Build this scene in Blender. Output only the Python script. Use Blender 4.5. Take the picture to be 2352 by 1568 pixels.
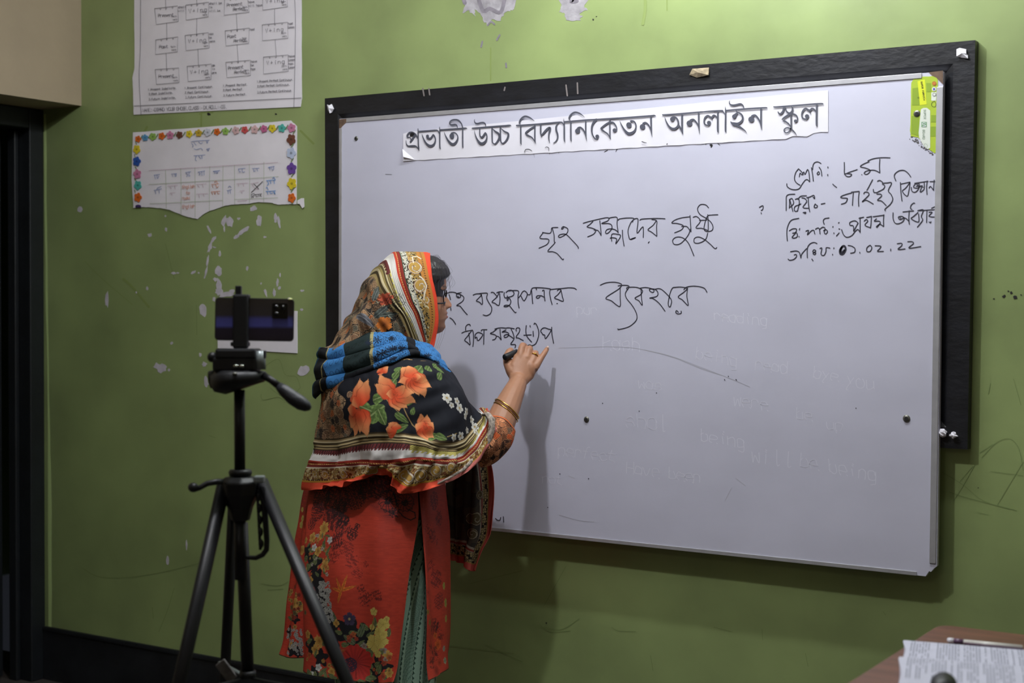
import bpy, bmesh, math, random
import numpy as np
from mathutils import Vector
random.seed(7); rng = np.random.default_rng(7)
for o in list(bpy.data.objects): bpy.data.objects.remove(o)
SC = bpy.context.scene; COL = SC.collection

# ------------------------------------------------------------------ camera
FPX, YAW, PIT, ROL = 3366.0, -0.5633, -0.0278, 0.00526
CAM = np.array([2.8807, -3.6334, 1.404])
Fv = np.array([math.sin(YAW)*math.cos(PIT), math.cos(YAW)*math.cos(PIT), math.sin(PIT)])
R0 = np.cross(Fv, [0, 0, 1]); R0 /= np.linalg.norm(R0); U0 = np.cross(R0, Fv)
Rv = math.cos(ROL)*R0 + math.sin(ROL)*U0; Uv = -math.sin(ROL)*R0 + math.cos(ROL)*U0
cam = bpy.data.cameras.new('camera'); camo = bpy.data.objects.new('camera', cam); COL.objects.link(camo)
cam.sensor_fit = 'HORIZONTAL'; cam.sensor_width = 36; cam.lens = FPX/2352*36
from mathutils import Matrix
camo.matrix_world = Matrix(((Rv[0], Uv[0], -Fv[0], CAM[0]), (Rv[1], Uv[1], -Fv[1], CAM[1]), (Rv[2], Uv[2], -Fv[2], CAM[2]), (0, 0, 0, 1)))
cam.dof.use_dof = True; cam.dof.focus_distance = 4.0; cam.dof.aperture_fstop = 3.2
cam.clip_start = .05
SC.camera = camo

# ------------------------------------------------------------------ world, lamps, exposure
w = bpy.data.worlds.new('world'); SC.world = w; w.use_nodes = True
w.node_tree.nodes['Background'].inputs[0].default_value = (.5, .55, .7, 1)
w.node_tree.nodes['Background'].inputs[1].default_value = 0.02
def lamp(name, loc, power, rad, col=(1, 1, 1)):
    l = bpy.data.lights.new(name, 'POINT'); l.energy = power; l.shadow_soft_size = rad; l.color = col
    o = bpy.data.objects.new(name, l); o.location = loc; COL.objects.link(o); return o
lamp('ceiling_lamp', (.95, -1.50, 3.0), 78, .045, (.93, .94, 1))
lamp('rear_ceiling_lamp', (1.5, -4.6, 3.0), 13, .05, (1, .95, .92))
tl = bpy.data.lights.new('added_tube_lamp', 'AREA'); tl.shape = 'RECTANGLE'; tl.size = 1.2; tl.size_y = .06; tl.energy = 31; tl.color = (.93, .97, 1)
to = bpy.data.objects.new('added_tube_lamp', tl); to.location = (1.45, -.55, 2.95); COL.objects.link(to)  # unseen tube near the wall, added for a steeper falloff from the top
SC.view_settings.view_transform = 'Standard'; SC.view_settings.look = 'None'
SC.cycles.use_light_tree = False
SC.view_settings.gamma = 1; SC.view_settings.use_curve_mapping = False; SC.view_settings.exposure = 0.0

# ------------------------------------------------------------------ helpers
def ray(px, py): return Fv + (px-1176)/FPX*Rv - (py-784)/FPX*Uv
def on_y(px, py, Y):
    d = ray(px, py); return CAM + d*((Y-CAM[1])/d[1])
def on_z(px, py, Z):
    d = ray(px, py); return CAM + d*((Z-CAM[2])/d[2])
def at(px, py, z): return CAM + ray(px, py)*z
def on_x(px, py, X):
    d = ray(px, py); return CAM + d*((X-CAM[0])/d[0])
def proj(P):
    d = np.asarray(P)-CAM; z = d@Fv
    return 1176+FPX*(d@Rv)/z, 784-FPX*(d@Uv)/z, z
def lin(c): return tuple(((x/255)/12.92 if x/255 <= .04045 else ((x/255+.055)/1.055)**2.4) for x in c)
def tag(o, label=None, cat=None, group=None, kind=None):
    if label: o['label'] = label
    if cat: o['category'] = cat
    if group: o['group'] = group
    if kind: o['kind'] = kind
    return o
def mat(name, c, rough=.6, metal=0, var=0, scale=6, bump=0, bscale=60, c2=None, spec=.5, stretch=(1, 1, 1), emit=None, attr=None, coat=0, trans=0):
    m = bpy.data.materials.new(name); m.use_nodes = True; nt = m.node_tree; b = nt.nodes['Principled BSDF']
    b.inputs['Base Color'].default_value = (*lin(c), 1); b.inputs['Roughness'].default_value = rough; b.inputs['Metallic'].default_value = metal
    b.inputs['Specular IOR Level'].default_value = spec
    if coat: b.inputs['Coat Weight'].default_value = coat
    if trans: b.inputs['Transmission Weight'].default_value = trans
    tc = nt.nodes.new('ShaderNodeTexCoord')
    mp = nt.nodes.new('ShaderNodeMapping'); mp.inputs['Scale'].default_value = stretch
    nt.links.new(tc.outputs['Object'], mp.inputs['Vector'])
    src = None
    if attr:
        a = nt.nodes.new('ShaderNodeAttribute'); a.attribute_name = attr; src = a.outputs['Color']
    if var:
        n = nt.nodes.new('ShaderNodeTexNoise'); n.inputs['Scale'].default_value = scale; n.inputs['Detail'].default_value = 6
        nt.links.new(mp.outputs[0], n.inputs['Vector'])
        r = nt.nodes.new('ShaderNodeValToRGB'); r.color_ramp.elements[0].position = .3; r.color_ramp.elements[1].position = .7
        if src is None:
            k = c2 or tuple(x*(1-var) for x in c)
            r.color_ramp.elements[0].color = (*lin(k), 1); r.color_ramp.elements[1].color = (*lin(c), 1)
            nt.links.new(n.outputs['Fac'], r.inputs[0]); src = r.outputs[0]
        else:
            r.color_ramp.elements[0].color = (1-var, 1-var, 1-var, 1); r.color_ramp.elements[1].color = (1, 1, 1, 1)
            nt.links.new(n.outputs['Fac'], r.inputs[0])
            mx = nt.nodes.new('ShaderNodeMix'); mx.data_type = 'RGBA'; mx.blend_type = 'MULTIPLY'; mx.inputs[0].default_value = 1
            nt.links.new(src, mx.inputs[6]); nt.links.new(r.outputs[0], mx.inputs[7]); src = mx.outputs[2]
    if src is not None: nt.links.new(src, b.inputs['Base Color'])
    if bump:
        n2 = nt.nodes.new('ShaderNodeTexNoise'); n2.inputs['Scale'].default_value = bscale; n2.inputs['Detail'].default_value = 5
        nt.links.new(mp.outputs[0], n2.inputs['Vector'])
        bp = nt.nodes.new('ShaderNodeBump'); bp.inputs['Strength'].default_value = bump; bp.inputs['Distance'].default_value = .01
        nt.links.new(n2.outputs['Fac'], bp.inputs['Height']); nt.links.new(bp.outputs[0], b.inputs['Normal'])
    return m
def empty(name, loc, label=None, cat=None, group=None):
    o = bpy.data.objects.new(name, None); o.location = loc; o.empty_display_size = .05; COL.objects.link(o); return tag(o, label, cat, group)
def mesh_obj(name, V, F, m, parent=None, smooth=False, col=None):
    me = bpy.data.meshes.new(name); V = np.asarray(V, dtype=float)
    loc = np.array(parent.location) if parent is not None and parent.type == 'EMPTY' else (wloc(parent) if parent is not None else np.zeros(3))
    V = V-loc
    if isinstance(F, np.ndarray):
        n = F.shape[1]; me.vertices.add(len(V)); me.vertices.foreach_set('co', V.astype(np.float32).ravel())
        me.loops.add(F.size); me.loops.foreach_set('vertex_index', F.astype(np.int32).ravel())
        me.polygons.add(len(F)); me.polygons.foreach_set('loop_start', np.arange(0, F.size, n, dtype=np.int32))
        me.update(calc_edges=True); me.validate()
    else:
        me.from_pydata([tuple(v) for v in V], [], F); me.update()
    if col is not None:
        ca = me.color_attributes.new('Col', 'FLOAT_COLOR', 'POINT')
        ca.data.foreach_set('color', np.concatenate([col, np.ones((len(col), 1))], 1).astype(np.float32).ravel())
    if m: me.materials.append(m)
    if smooth: me.polygons.foreach_set('use_smooth', [True]*len(me.polygons))
    o = bpy.data.objects.new(name, me); COL.objects.link(o)
    if parent is not None: o.parent = parent
    return o
def wloc(o):
    l = np.zeros(3)
    while o is not None: l = l+np.array(o.location); o = o.parent
    return l
class MB:
    def __init__(s): s.V = []; s.F = []
    def add(s, V, F):
        n = len(s.V); s.V += [tuple(v) for v in V]; s.F += [tuple(i+n for i in f) for f in F]; return s
    def box(s, a, b):
        (x0, y0, z0), (x1, y1, z1) = a, b
        return s.add([(x0, y0, z0), (x1, y0, z0), (x1, y1, z0), (x0, y1, z0), (x0, y0, z1), (x1, y0, z1), (x1, y1, z1), (x0, y1, z1)],
                     [(0, 3, 2, 1), (4, 5, 6, 7), (0, 1, 5, 4), (1, 2, 6, 5), (2, 3, 7, 6), (3, 0, 4, 7)])
    def prism(s, poly, d):      # poly: list of 3D points (front), extruded by vector d
        n = len(poly); P = [np.array(p, float) for p in poly]; Q = [p+np.array(d) for p in P]
        s.add(P+Q, [tuple(range(n)), tuple(range(2*n-1, n-1, -1))]+[(i, i+n, (i+1) % n+n, (i+1) % n) for i in range(n)]); return s
    def tube(s, pts, rad, seg=12, flat=1.0, caps=True):
        pts = [np.array(p, float) for p in pts]; n = len(pts)
        rad = [rad]*n if np.isscalar(rad) else rad
        T = [pts[min(i+1, n-1)]-pts[max(i-1, 0)] for i in range(n)]; T = [t/(np.linalg.norm(t)+1e-12) for t in T]
        a = np.array([0, 0, 1.]) if abs(T[0][2]) < .9 else np.array([1., 0, 0])
        N = np.cross(T[0], a); N /= np.linalg.norm(N); V = []
        for i in range(n):
            N = N-T[i]*(N@T[i]); N /= np.linalg.norm(N); B = np.cross(T[i], N)
            for k in range(seg):
                t = 2*math.pi*k/seg; V.append(pts[i]+rad[i]*(math.cos(t)*N+flat*math.sin(t)*B))
        F = [(i*seg+k, i*seg+(k+1) % seg, (i+1)*seg+(k+1) % seg, (i+1)*seg+k) for i in range(n-1) for k in range(seg)]
        if caps: F += [tuple(range(seg-1, -1, -1)), tuple((n-1)*seg+k for k in range(seg))]
        return s.add(V, F)
    def ball(s, c, r, seg=16, rings=10, M=None):
        c = np.array(c, float); r = np.array([r]*3 if np.isscalar(r) else r, float); V = []
        for i in range(rings+1):
            ph = math.pi*i/rings
            for k in range(seg):
                t = 2*math.pi*k/seg; v = np.array([math.sin(ph)*math.cos(t), math.sin(ph)*math.sin(t), math.cos(ph)])*r
                V.append(c+(M@v if M is not None else v))
        return s.add(V, [(i*seg+k, (i+1)*seg+k, (i+1)*seg+(k+1) % seg, i*seg+(k+1) % seg) for i in range(rings) for k in range(seg)])
    def build(s, name, m, parent=None, smooth=False, bevel=0):
        o = mesh_obj(name, s.V, s.F, m, parent, smooth)
        if bevel:
            b = o.modifiers.new('b', 'BEVEL'); b.width = bevel; b.segments = 2; b.limit_method = 'ANGLE'
        return o
def catmull(P, t, closed=False):
    P = np.asarray(P, float); n = len(P); m = n if closed else n-1
    x = np.clip(np.asarray(t)*m, 0, m-1e-9); i = np.floor(x).astype(int); f = (x-i)[:, None]
    f = f.reshape((-1,)+(1,)*(P.ndim-1))
    g = (lambda k: P[k % n]) if closed else (lambda k: P[np.clip(k, 0, n-1)])
    a, b, c, d = g(i-1), g(i), g(i+1), g(i+2)
    return .5*((2*b)+(-a+c)*f+(2*a-5*b+4*c-d)*f**2+(-a+3*b-3*c+d)*f**3)
def jag(poly, amp, sub=4, seed=1):
    r = random.Random(seed); out = []
    for i in range(len(poly)):
        a, b = poly[i], poly[(i+1) % len(poly)]
        for k in range(sub):
            t = k/sub; out.append((a[0]+(b[0]-a[0])*t+r.uniform(-amp, amp)*(k > 0), a[1]+(b[1]-a[1])*t+r.uniform(-amp, amp)*(k > 0)))
    return out
def S(txt):     # "x,y[,w] x,y ..;.." -> strokes
    return [[tuple(float(q) for q in p.split(',')) for p in s.split()] for s in txt.replace('\n', ' ').split(';') if s.strip()]
class Ink:
    """flat strokes of ink lying on a plane y = Y"""
    def __init__(s, Y): s.mb = MB(); s.Y = Y; s.k = 0
    def stroke(s, pts, w, off=(0, 0), sc=1, smooth=True, taper=False):
        Q = np.array([[p[0]/sc+off[0], p[1]/sc+off[1]] for p in pts]); W = np.array([(p[2]/sc if len(p) > 2 else w) for p in pts])
        if len(Q) == 1: Q = np.vstack([Q, Q+[.5, .5]]); W = np.append(W, W)
        if smooth and len(Q) > 2:
            t = np.linspace(0, 1, (len(Q)-1)*5+1); QW = catmull(np.column_stack([Q, W]), t); Q = QW[:, :2]; W = np.maximum(QW[:, 2], .3)
        T = np.gradient(Q, axis=0); T /= np.linalg.norm(T, axis=1)[:, None]+1e-9
        N = np.column_stack([-T[:, 1], T[:, 0]])
        e0 = Q[0]-T[0]*W[0]*.35; e1 = Q[-1]+T[-1]*W[-1]*.35
        L = [e0+N[0]*W[0]*.2]+list(Q+N*W[:, None]/2)+[e1+N[-1]*W[-1]*.2]; Rr = [e0-N[0]*W[0]*.2]+list(Q-N*W[:, None]/2)+[e1-N[-1]*W[-1]*.2]
        s.k += 1; Y = s.Y-(s.k % 40)*4e-6; n = len(L)
        V = [on_y(p[0], p[1], Y) for p in L]+[on_y(p[0], p[1], Y) for p in Rr]
        s.mb.add(V, [(i, i+n, i+n+1, i+1) for i in range(n-1)])
    def many(s, strokes, w, off=(0, 0), sc=1, smooth=True):
        for q in strokes:
            if len(q) == 1 and len(q[0]) > 2: s.disc(q[0][0]/sc+off[0], q[0][1]/sc+off[1], q[0][2]/sc/2)
            else: s.stroke(q, w, off, sc, smooth)
    def disc(s, x, y, r, n=14): s.poly([(x+r*math.cos(2*math.pi*k/n), y+r*math.sin(2*math.pi*k/n)) for k in range(n)])
    def poly(s, pts):
        s.k += 1; Y = s.Y-(s.k % 40)*4e-6; s.mb.add([on_y(x, y, Y) for x, y in pts], [tuple(range(len(pts)))])
    def build(s, name, m, parent):
        o = s.mb.build(name, m, parent)
        if s.k > 1: o['kind'] = 'stuff'
        return o
# single-stroke hand lettering, points are xy digits, baseline y=2, x-height 6, capitals 8
GL = {'a': '453616050312324 4642', 'b': '0802 031232434536 1605', 'c': '4536160503123243', 'd': '4842 453616050312324 3', 'e': '0444453616050312 42', 'f': '38281712 0636', 'g': '4536160503123243 46413010', 'h': '0802 0516364542', 'i': '2622 28 27', 'k': '0802 4604 42', 'l': '282232', 'm': '0602 05162622 25364542', 'n': '0602 0516364542', 'o': '1605031232434536 16', 'p': '0600 051636454332 1203', 'r': '0602 05163645', 's': '4536160514344332 1203', 't': '28231 32343 0646', 'u': '0603123243 4642', 'v': '062246', 'w': '0612254246 ', 'x': '0642 4602', 'y': '0623 460110', 'z': '06460242',
 'A': '022842 1535', 'B': '020838474635051 5354443320 2', 'C': '4738180703123243', 'D': '02083847433202', 'E': '48080242 0535', 'F': '480802 0535', 'G': '4738180703123243 4525', 'H': '0802 4842 0545', 'I': '1838 2822 1232', 'L': '080242', 'M': '0208254842', 'N': '02084248', 'O': '18070312324347 3818', 'P': '0208384746 3505', 'R': '0208384746350 5 2542', 'S': '4738180716344332 1203', 'U': '08031232434 8', 'V': '082248', 'X': '0842 4802', 'Y': '082548 2522', 'T': '0848 2822', '0': '1807031232434738 18', '3': '0848254443321203', '1': '172822', '2': '07183847460242', '+': '2723 0545', '-': '1434', ':': '26 23', '.': '22', ',': '2211', ' ': ''}
def letter(ink, txt, x, y, h, w, slope=-.05, adv=.78, off=(0, 0), sc=1, jit=.25, sm=False):
    u = h/6.0; r = random.Random(len(txt)*7+int(x))
    for ch in txt:
        g = GL.get(ch, GL.get(ch.lower(), ''))
        for part in g.split(' ') if ch != ' ' else []:
            d = part
            if len(d) % 2: d = d[:-1]
            pts = [(x+(int(d[i])*.85+r.uniform(-jit, jit))*u, y-(int(d[i+1])-2+r.uniform(-jit, jit))*u+slope*int(d[i])*u) for i in range(0, len(d), 2)]
            if len(pts) == 1: pts.append((pts[0][0]+u*.5, pts[0][1]+u*.5))
            if pts: ink.stroke(pts, w, off, sc, smooth=sm)
        x += 6*u*adv; y += slope*6*u*adv
    return x
GL.update({'a': '4536160503123243 4642', 'd': '4842 4536160503123243', 'f': '48382712 0636', 't': '28133242 0646', 'u': '0603123243 4642', 'B': '0208384746350545443202', 'P': '020838474635054 5'.replace(' ', ''), 'R': '02083847463505 2542', 'S': '473818071644433212 03'.replace(' ', ''), 'U': '0803123243 4843'})
# ------------------------------------------------------------------ materials
M = {}
M['green'] = mat('green_paint', (152, 170, 110), .30, var=.15, scale=3.2, bump=.05, bscale=18, spec=.75)
M['cream'] = mat('cream_paint', (176, 160, 134), .7, var=.05, scale=5, bump=.1, bscale=40)
M['black_paint'] = mat('black_skirting_paint', (34, 36, 40), .45, var=.35, scale=8, bump=.15, bscale=30)
M['door_paint'] = mat('dark_door_paint', (24, 28, 32), .5, var=.3, scale=9, bump=.1)
M['floor'] = mat('grey_floor', (70, 64, 60), .6, var=.2, scale=4)
M['ceil'] = mat('ceiling_white', (190, 190, 184), .8)
M['frame'] = mat('black_frame_paint', (29, 30, 35), .40, var=.35, scale=14, bump=.12, bscale=35, stretch=(1, 1, 2))
M['slate'] = mat('slate', (18, 19, 22), .6, var=.3, scale=10)
M['board'] = mat('whiteboard_laminate', (204, 204, 220), .36, var=.045, scale=3.2, spec=.38, stretch=(1, 1, 1.6))
M['alu'] = mat('brushed_aluminium', (196, 196, 200), .42, .55, var=.06, scale=30, stretch=(1, 1, 1))
M['plaster'] = mat('exposed_plaster', (205, 200, 208), .8, var=.12, scale=40)
M['plaster_grey'] = mat('grey_plaster', (176, 172, 176), .85, var=.28, scale=22, bump=.2, bscale=60)
M['ink'] = mat('marker_ink', (42, 42, 54), .5)
M['print'] = mat('printed_grey_ink', (78, 80, 92), .6)
M['blackink'] = mat('black_ink', (22, 20, 26), .6)
M['ghost'] = mat('faint_ghost_ink', (217, 217, 230), .38, spec=.5)
M['smudge'] = mat('grey_smudge', (186, 186, 196), .45)
M['paper'] = mat('paper', (232, 230, 238), .75, var=.04, scale=9, bump=.1, bscale=9)
M['pencil'] = mat('pencil_grey', (120, 116, 124), .8)
M['brown'] = mat('brown_cardboard', (120, 96, 78), .8, var=.3, scale=60)
M['screw'] = mat('dull_steel', (120, 120, 112), .4, .7)
M['hole'] = mat('dark_recess', (26, 24, 24), .7)
M['gold'] = mat('gold', (214, 168, 84), .25, 1.0, bump=.05)
M['bplastic'] = mat('black_plastic', (22, 23, 26), .45, spec=.4)
M['bmetal'] = mat('black_anodised_metal', (17, 17, 20), .45, .0, spec=.35)
M['gplastic'] = mat('grey_plastic', (120, 128, 128), .35, .3)

# ------------------------------------------------------------------ room
XL = on_y(187, 150, 0)[0]; XD = on_y(103, 700, 0)[0]; ZL = on_y(187, 243, 0)[2]; XR = 4.3; YF = -7.2; ZC = 3.25
def struct(name, mb, m): return tag(mb.build(name, m), kind='structure')
wall = struct('wall_back', MB().box((XD-.13, 0, 0), (XR, .2, ZC)), M['green'])
struct('floor', MB().box((XD-1.9, YF, -.1), (XR, .2, 0)), M['floor'])
struct('ceiling', MB().box((XL-.4, YF, ZC), (XR, .2, ZC+.1)), M['ceil'])
wl = MB(); wl.box((XD-.13, -1.15, ZL), (XL, 0, ZC)); wl.box((XD-.13, YF, 0), (XL, -1.15, ZC)); wl = struct('wall_left', wl, M['cream'])
struct('wall_right', MB().box((XR, YF, 0), (XR+.1, .2, ZC)), M['cream'])
struct('wall_front', MB().box((XL, YF-.1, 0), (XR, YF, ZC)), M['cream'])
# corridor beyond the doorway
c = MB(); c.box((XD-1.9, -2.2, 0), (XD-1.8, 1.4, ZC)); c.box((XD-1.8, 1.3, 0), (XD-.13, 1.4, ZC)); c.box((XD-1.8, -2.3, 0), (XD-.13, -2.2, ZC)); c.box((XD-1.9, -2.3, ZL+.3), (XD-.13, 1.4, ZL+.4))
c.box((XD-.2, .2, 0), (XD-.13, 1.3, ZC))
struct('wall_corridor', c, M['green'])
# door frame
d = empty('door_1', (XD-.06, -.55, 0)); d['kind'] = 'structure'
def jamb(n, a, b): return MB().box(a, b).build(n, M['door_paint'], d, bevel=.004)
jamb('jamb', (XD-.125, -.065, 0), (XD-.002, -.001, ZL-.002)); jamb('jamb', (XD-.125, -1.149, 0), (XD-.002, -1.085, ZL-.002))
jamb('lintel', (XD-.125, -1.085, ZL-.075), (XD-.002, -.065, ZL-.002))
jamb('door_stop', (XD-.10, -.085, 0), (XD-.06, -.066, ZL-.08))
# dark door leaf swung open into the corridor
lf = MB().box((XD-1.0, -.125, .01), (XD-.13, -.088, ZL-.09)).build('door_leaf', M['door_paint'], d, bevel=.003)
for z0, z1 in ((.15, .85), (1.0, 1.9)): MB().box((XD-.9, -.131, z0), (XD-.23, -.1255, z1)).build('panel', M['door_paint'], lf, bevel=.003)
h = MB().tube([(XD-.93, -.13, 1.02), (XD-.93, -.165, 1.02), (XD-.86, -.165, 1.02)], .008, 10).build('handle', M['screw'], lf, True)
# black skirting
zs = on_y(300, 1472, 0)[2]
sk = MB().box((XD+.001, -.012, 0), (XR, -.0005, zs)); sk.box((XD+.001, -.016, zs-.012), (XR, -.0121, zs-.003))
bb = struct('baseboard_back', sk, M['black_paint'])

# painted edge, chips, scrapes on the green wall ------------------------------------------------
def plate(name, poly, m, parent, Y=-.0006, th=.0005, px=True):
    P = [on_y(x, y, Y) for x, y in poly] if px else poly
    return MB().prism(P, (0, th, 0)).build(name, m, parent)
R4o, R4s = (300, 460), 3.409
def blob(cx, cy, rx, ry, rot=0, n=14, seed=0, rough=.3):
    r = random.Random(seed); out = []
    for k in range(n):
        t = 2*math.pi*k/n; q = 1+r.uniform(-rough, rough); x, y = rx*math.cos(t)*q, ry*math.sin(t)*q
        out.append((cx+x*math.cos(rot)-y*math.sin(rot), cy+x*math.sin(rot)+y*math.cos(rot)))
    return out
chips = [(148, 272, 18, 14, 0), (278, 230, 9, 18, 0), (272, 122, 7, 7, 0), (128, 690, 8, 16, 0), (45, 720, 8, 10, 0), (335, 570, 18, 11, 0), (368, 568, 14, 6, 0), (490, 563, 20, 11, -.4), (532, 568, 8, 6, 0), (565, 865, 28, 52, 0),
 (612, 225, 10, 34, -.4), (648, 305, 12, 30, .7), (620, 370, 13, 40, .35), (603, 470, 9, 50, .15), (592, 550, 8, 36, .2), (580, 598, 6, 18, .3), (697, 415, 9, 26, 0), (655, 367, 12, 5, .3), (690, 550, 26, 44, .1), (665, 620, 22, 14, .2), (688, 660, 20, 50, 0),
 (690, 715, 30, 26, .2), (745, 735, 60, 22, -.15), (790, 718, 24, 20, -.3), (652, 775, 12, 18, 0), (730, 165, 20, 44, .3), (775, 165, 30, 42, 0), (845, 145, 12, 9, 0), (733, 225, 8, 22, 0), (960, 65, 22, 24, .9), (1005, 160, 18, 42, 0), (1010, 130, 16, 10, 0),
 (1135, 130, 12, 26, 0), (1133, 158, 9, 14, 0), (1160, 165, 10, 46, -.2), (880, 240, 55, 18, -.6), (828, 285, 28, 14, -.4), (1050, 287, 12, 8, 0), (913, 532, 10, 16, 0), (1150, 640, 9, 38, 0), (1165, 685, 12, 14, 0), (1168, 585, 7, 16, 0),
 (1123, 725, 14, 34, 0), (1055, 720, 8, 34, -.3), (1020, 650, 6, 10, 0), (706, 1140, 20, 44, 0), (240, 1315, 48, 34, .1), (205, 1295, 22, 26, .3), (300, 1328, 9, 10, 0), (578, 1282, 18, 18, 0), (545, 1208, 9, 16, 0), (320, 1118, 11, 10, 0),
 (592, 1420, 18, 38, -.15), (1350, 1330, 40, 42, 0), (1345, 707, 16, 8, 0), (1338, 856, 14, 8, 0), (1240, 770, 12, 10, 0)]
for i, (x, y, rx, ry, ro) in enumerate(chips):
    plate('paint_chip', blob(R4o[0]+x/R4s, R4o[1]+y/R4s, rx/R4s, ry/R4s, ro, 12, i+3, .32), M['plaster'], wall, -.0006-(i % 9)*.00004)
for i, (x, y, rx, ry) in enumerate([(184, 481, 7, 6), (246, 688, 4, 17), (385, 1287, 3, 10), (428, 1250, 2, 14), (2330, 648, 0, 0)]):
    if rx: plate('paint_chip', blob(x, y, rx, ry, 0, 10, i+90, .3), M['plaster'], wall)
# large bare plaster patches above the board
big1 = [(1060, -12), (1068, 10), (1062, 30), (1078, 24), (1092, 38), (1090, 22), (1103, 30), (1112, 52), (1122, 60), (1130, 44), (1150, 48), (1158, 30), (1172, 26), (1180, 22), (1192, -12)]
big2 = [(1282, -12), (1290, 12), (1284, 28), (1296, 30), (1300, 46), (1330, 47), (1338, 38), (1330, 30), (1350, 24), (1342, 12), (1358, -12)]
for i, p in enumerate((big1, big2)): plate('bare_plaster', jag(p, 2.5, 4, i+5), M['plaster_grey'], wall)
dk = Ink(-.0009)
for s, wd in ((S("1062,-10 1068,8;1098,-5 1110,25 1125,20 1150,28 1160,-10;1320,-8 1312,4 1326,2"), 9), (S("1120,58 1128,50 1136,56;1108,95 1105,108;1148,80 1141,92;1162,145 1163,155"), 4)): dk.many(s, wd)
dk.build('dark_plaster', mat('dark_plaster', (138, 132, 140), .9, var=.2, scale=50), wall)
st = Ink(-.0007)
st.many(S("1481,-10 1482,20 1476,56"), 7); st.many(S("1532,-10 1532,24;1127,110 1127,185"), 3); st.many(S("458,262 470,258 489,258"), 3)
st.many(S("195,600 235,640 305,700"), 1); st.many(S("283,640 300,655 315,672 342,705"), 5); st.many(S("304,333 322,318 338,291"), 5); st.many(S("462,290 463,240"), 4); st.many(S("690,300 720,330"), 5)
st.build('water_stain', mat('olive_stain', (132, 150, 84), .6), wall)
sc_ = Ink(-.0007)
sc_.many(S("451,700 452,770;600,905 604,918 640,912 655,925;620,890 640,905 668,910 690,890;610,840 640,825 655,860 680,865 690,890;190,1305 230,1325 300,1325 380,1312 470,1290;400,1350 385,1400 365,1450;350,1395 352,1420;"
 "480,1000 495,1005;380,560 400,640;750,1330 900,1345;1115,1480 1200,1520;1250,1440 1290,1445 1330,1420;1240,1435 1265,1450 1310,1448;1300,1300 1250,1390;1080,1340 1200,1310;1010,1480 1180,1500;"
 "2165,1085 2210,1112 2260,1150 2335,1172;2180,1130 2230,1145 2330,1170;2255,1050 2290,1015 2320,1008 2340,1030 2350,1080;2250,1040 2280,1020;2275,1082 2350,1092;2290,1160 2320,1110 2350,1060;2240,1065 2215,1110 2190,1150;2235,1070 2205,1105;"
 "2328,870 2345,930;2270,905 2275,880;2245,1176 2270,1182;1750,1445 1752,1470;1494,1505 1500,1540;1850,1500 1856,1530;2028,1404 2034,1412;1405,1440 1420,1448 1460,1450;1640,1440 1680,1450;600,1340 640,1345 662,1335;615,1355 650,1352"), 1.1)
sc_.build('scuff', mat('dark_scuff', (122, 142, 86), .6), wall)
dots = Ink(-.0008)
for x, y, r in ((2306, 680, 4), (2322, 672, 3.5), (2332, 682, 5), (2316, 668, 2), (2283, 686, 2), (2345, 677, 2), (480, 262, 4), (634, 262, 3), (1362, 45, 2), (1370, 38, 1.5), (2247, 1120, 1.5), (1255, 1430, 2), (560, 860, 2)): dots.poly(blob(x, y, r, r*.8, 0, 9, int(x), .4))
dots.build('dark_spot', M['hole'], wall)
# chipped edge beside the door, its highlight painted as a pale strip
plate('edge_chip_highlight', jag([(101, 262), (105, 262), (108, 560), (112, 900), (118, 1180), (118, 1440), (111, 1440), (109, 900), (103, 560)], .8, 6, 2), mat('pale_green_edge', (186, 208, 140), .6), wall, -.0012)

# ------------------------------------------------------------------ blackboard behind
YB = -.030
tl_, tr_, br_ = on_y(746, 226, YB), on_y(2240, 92, YB), on_y(2222, 1032, YB)
A = [np.array([tl_[0], YB, tl_[2]]), np.array([tr_[0], YB, tr_[2]]), np.array([br_[0], YB, br_[2]]), np.array([tl_[0]+.008, YB, br_[2]+.004])]
bk = empty('blackboard', (A[0][0]+.95, 0, br_[2]), 'old black wooden framed blackboard fixed to green wall, behind the whiteboard', 'blackboard')
cen = sum(A)/4
def inset(d, y): return [np.array([a[0]+math.copysign(d, cen[0]-a[0]), y, a[2]+math.copysign(d, cen[2]-a[2])]) for a in A]
I1 = inset(.052, YB); I2 = inset(.088, -.014); O0 = [np.array([a[0], -.001, a[2]]) for a in A]
for k in range(4):
    j = (k+1) % 4
    V = [A[k], A[j], I1[j], I1[k], I2[k], I2[j], O0[k], O0[j], np.array([I2[k][0], -.001, I2[k][2]]), np.array([I2[j][0], -.001, I2[j][2]])]
    MB().add(V, [(0, 1, 2, 3), (3, 2, 5, 4), (0, 6, 7, 1), (4, 5, 9, 8), (6, 8, 9, 7), (0, 3, 4, 8, 6), (1, 7, 9, 5, 2)]).build('frame_rail', M['frame'], bk)
sl = [p+np.array([0, .004, 0]) for p in I2]
MB().prism(sl, (0, .008, 0)).build('slate', M['slate'], bk)
dr = Ink(YB-.0004)
dr.many(S("971,203 974,220;985,203 987,218;1300,195 1303,220;1326,190 1327,215;1158,208 1160,200"), 3.2)
dr.build('paint_drip', mat('pale_drip', (126, 118, 116), .8), bk)
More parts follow.
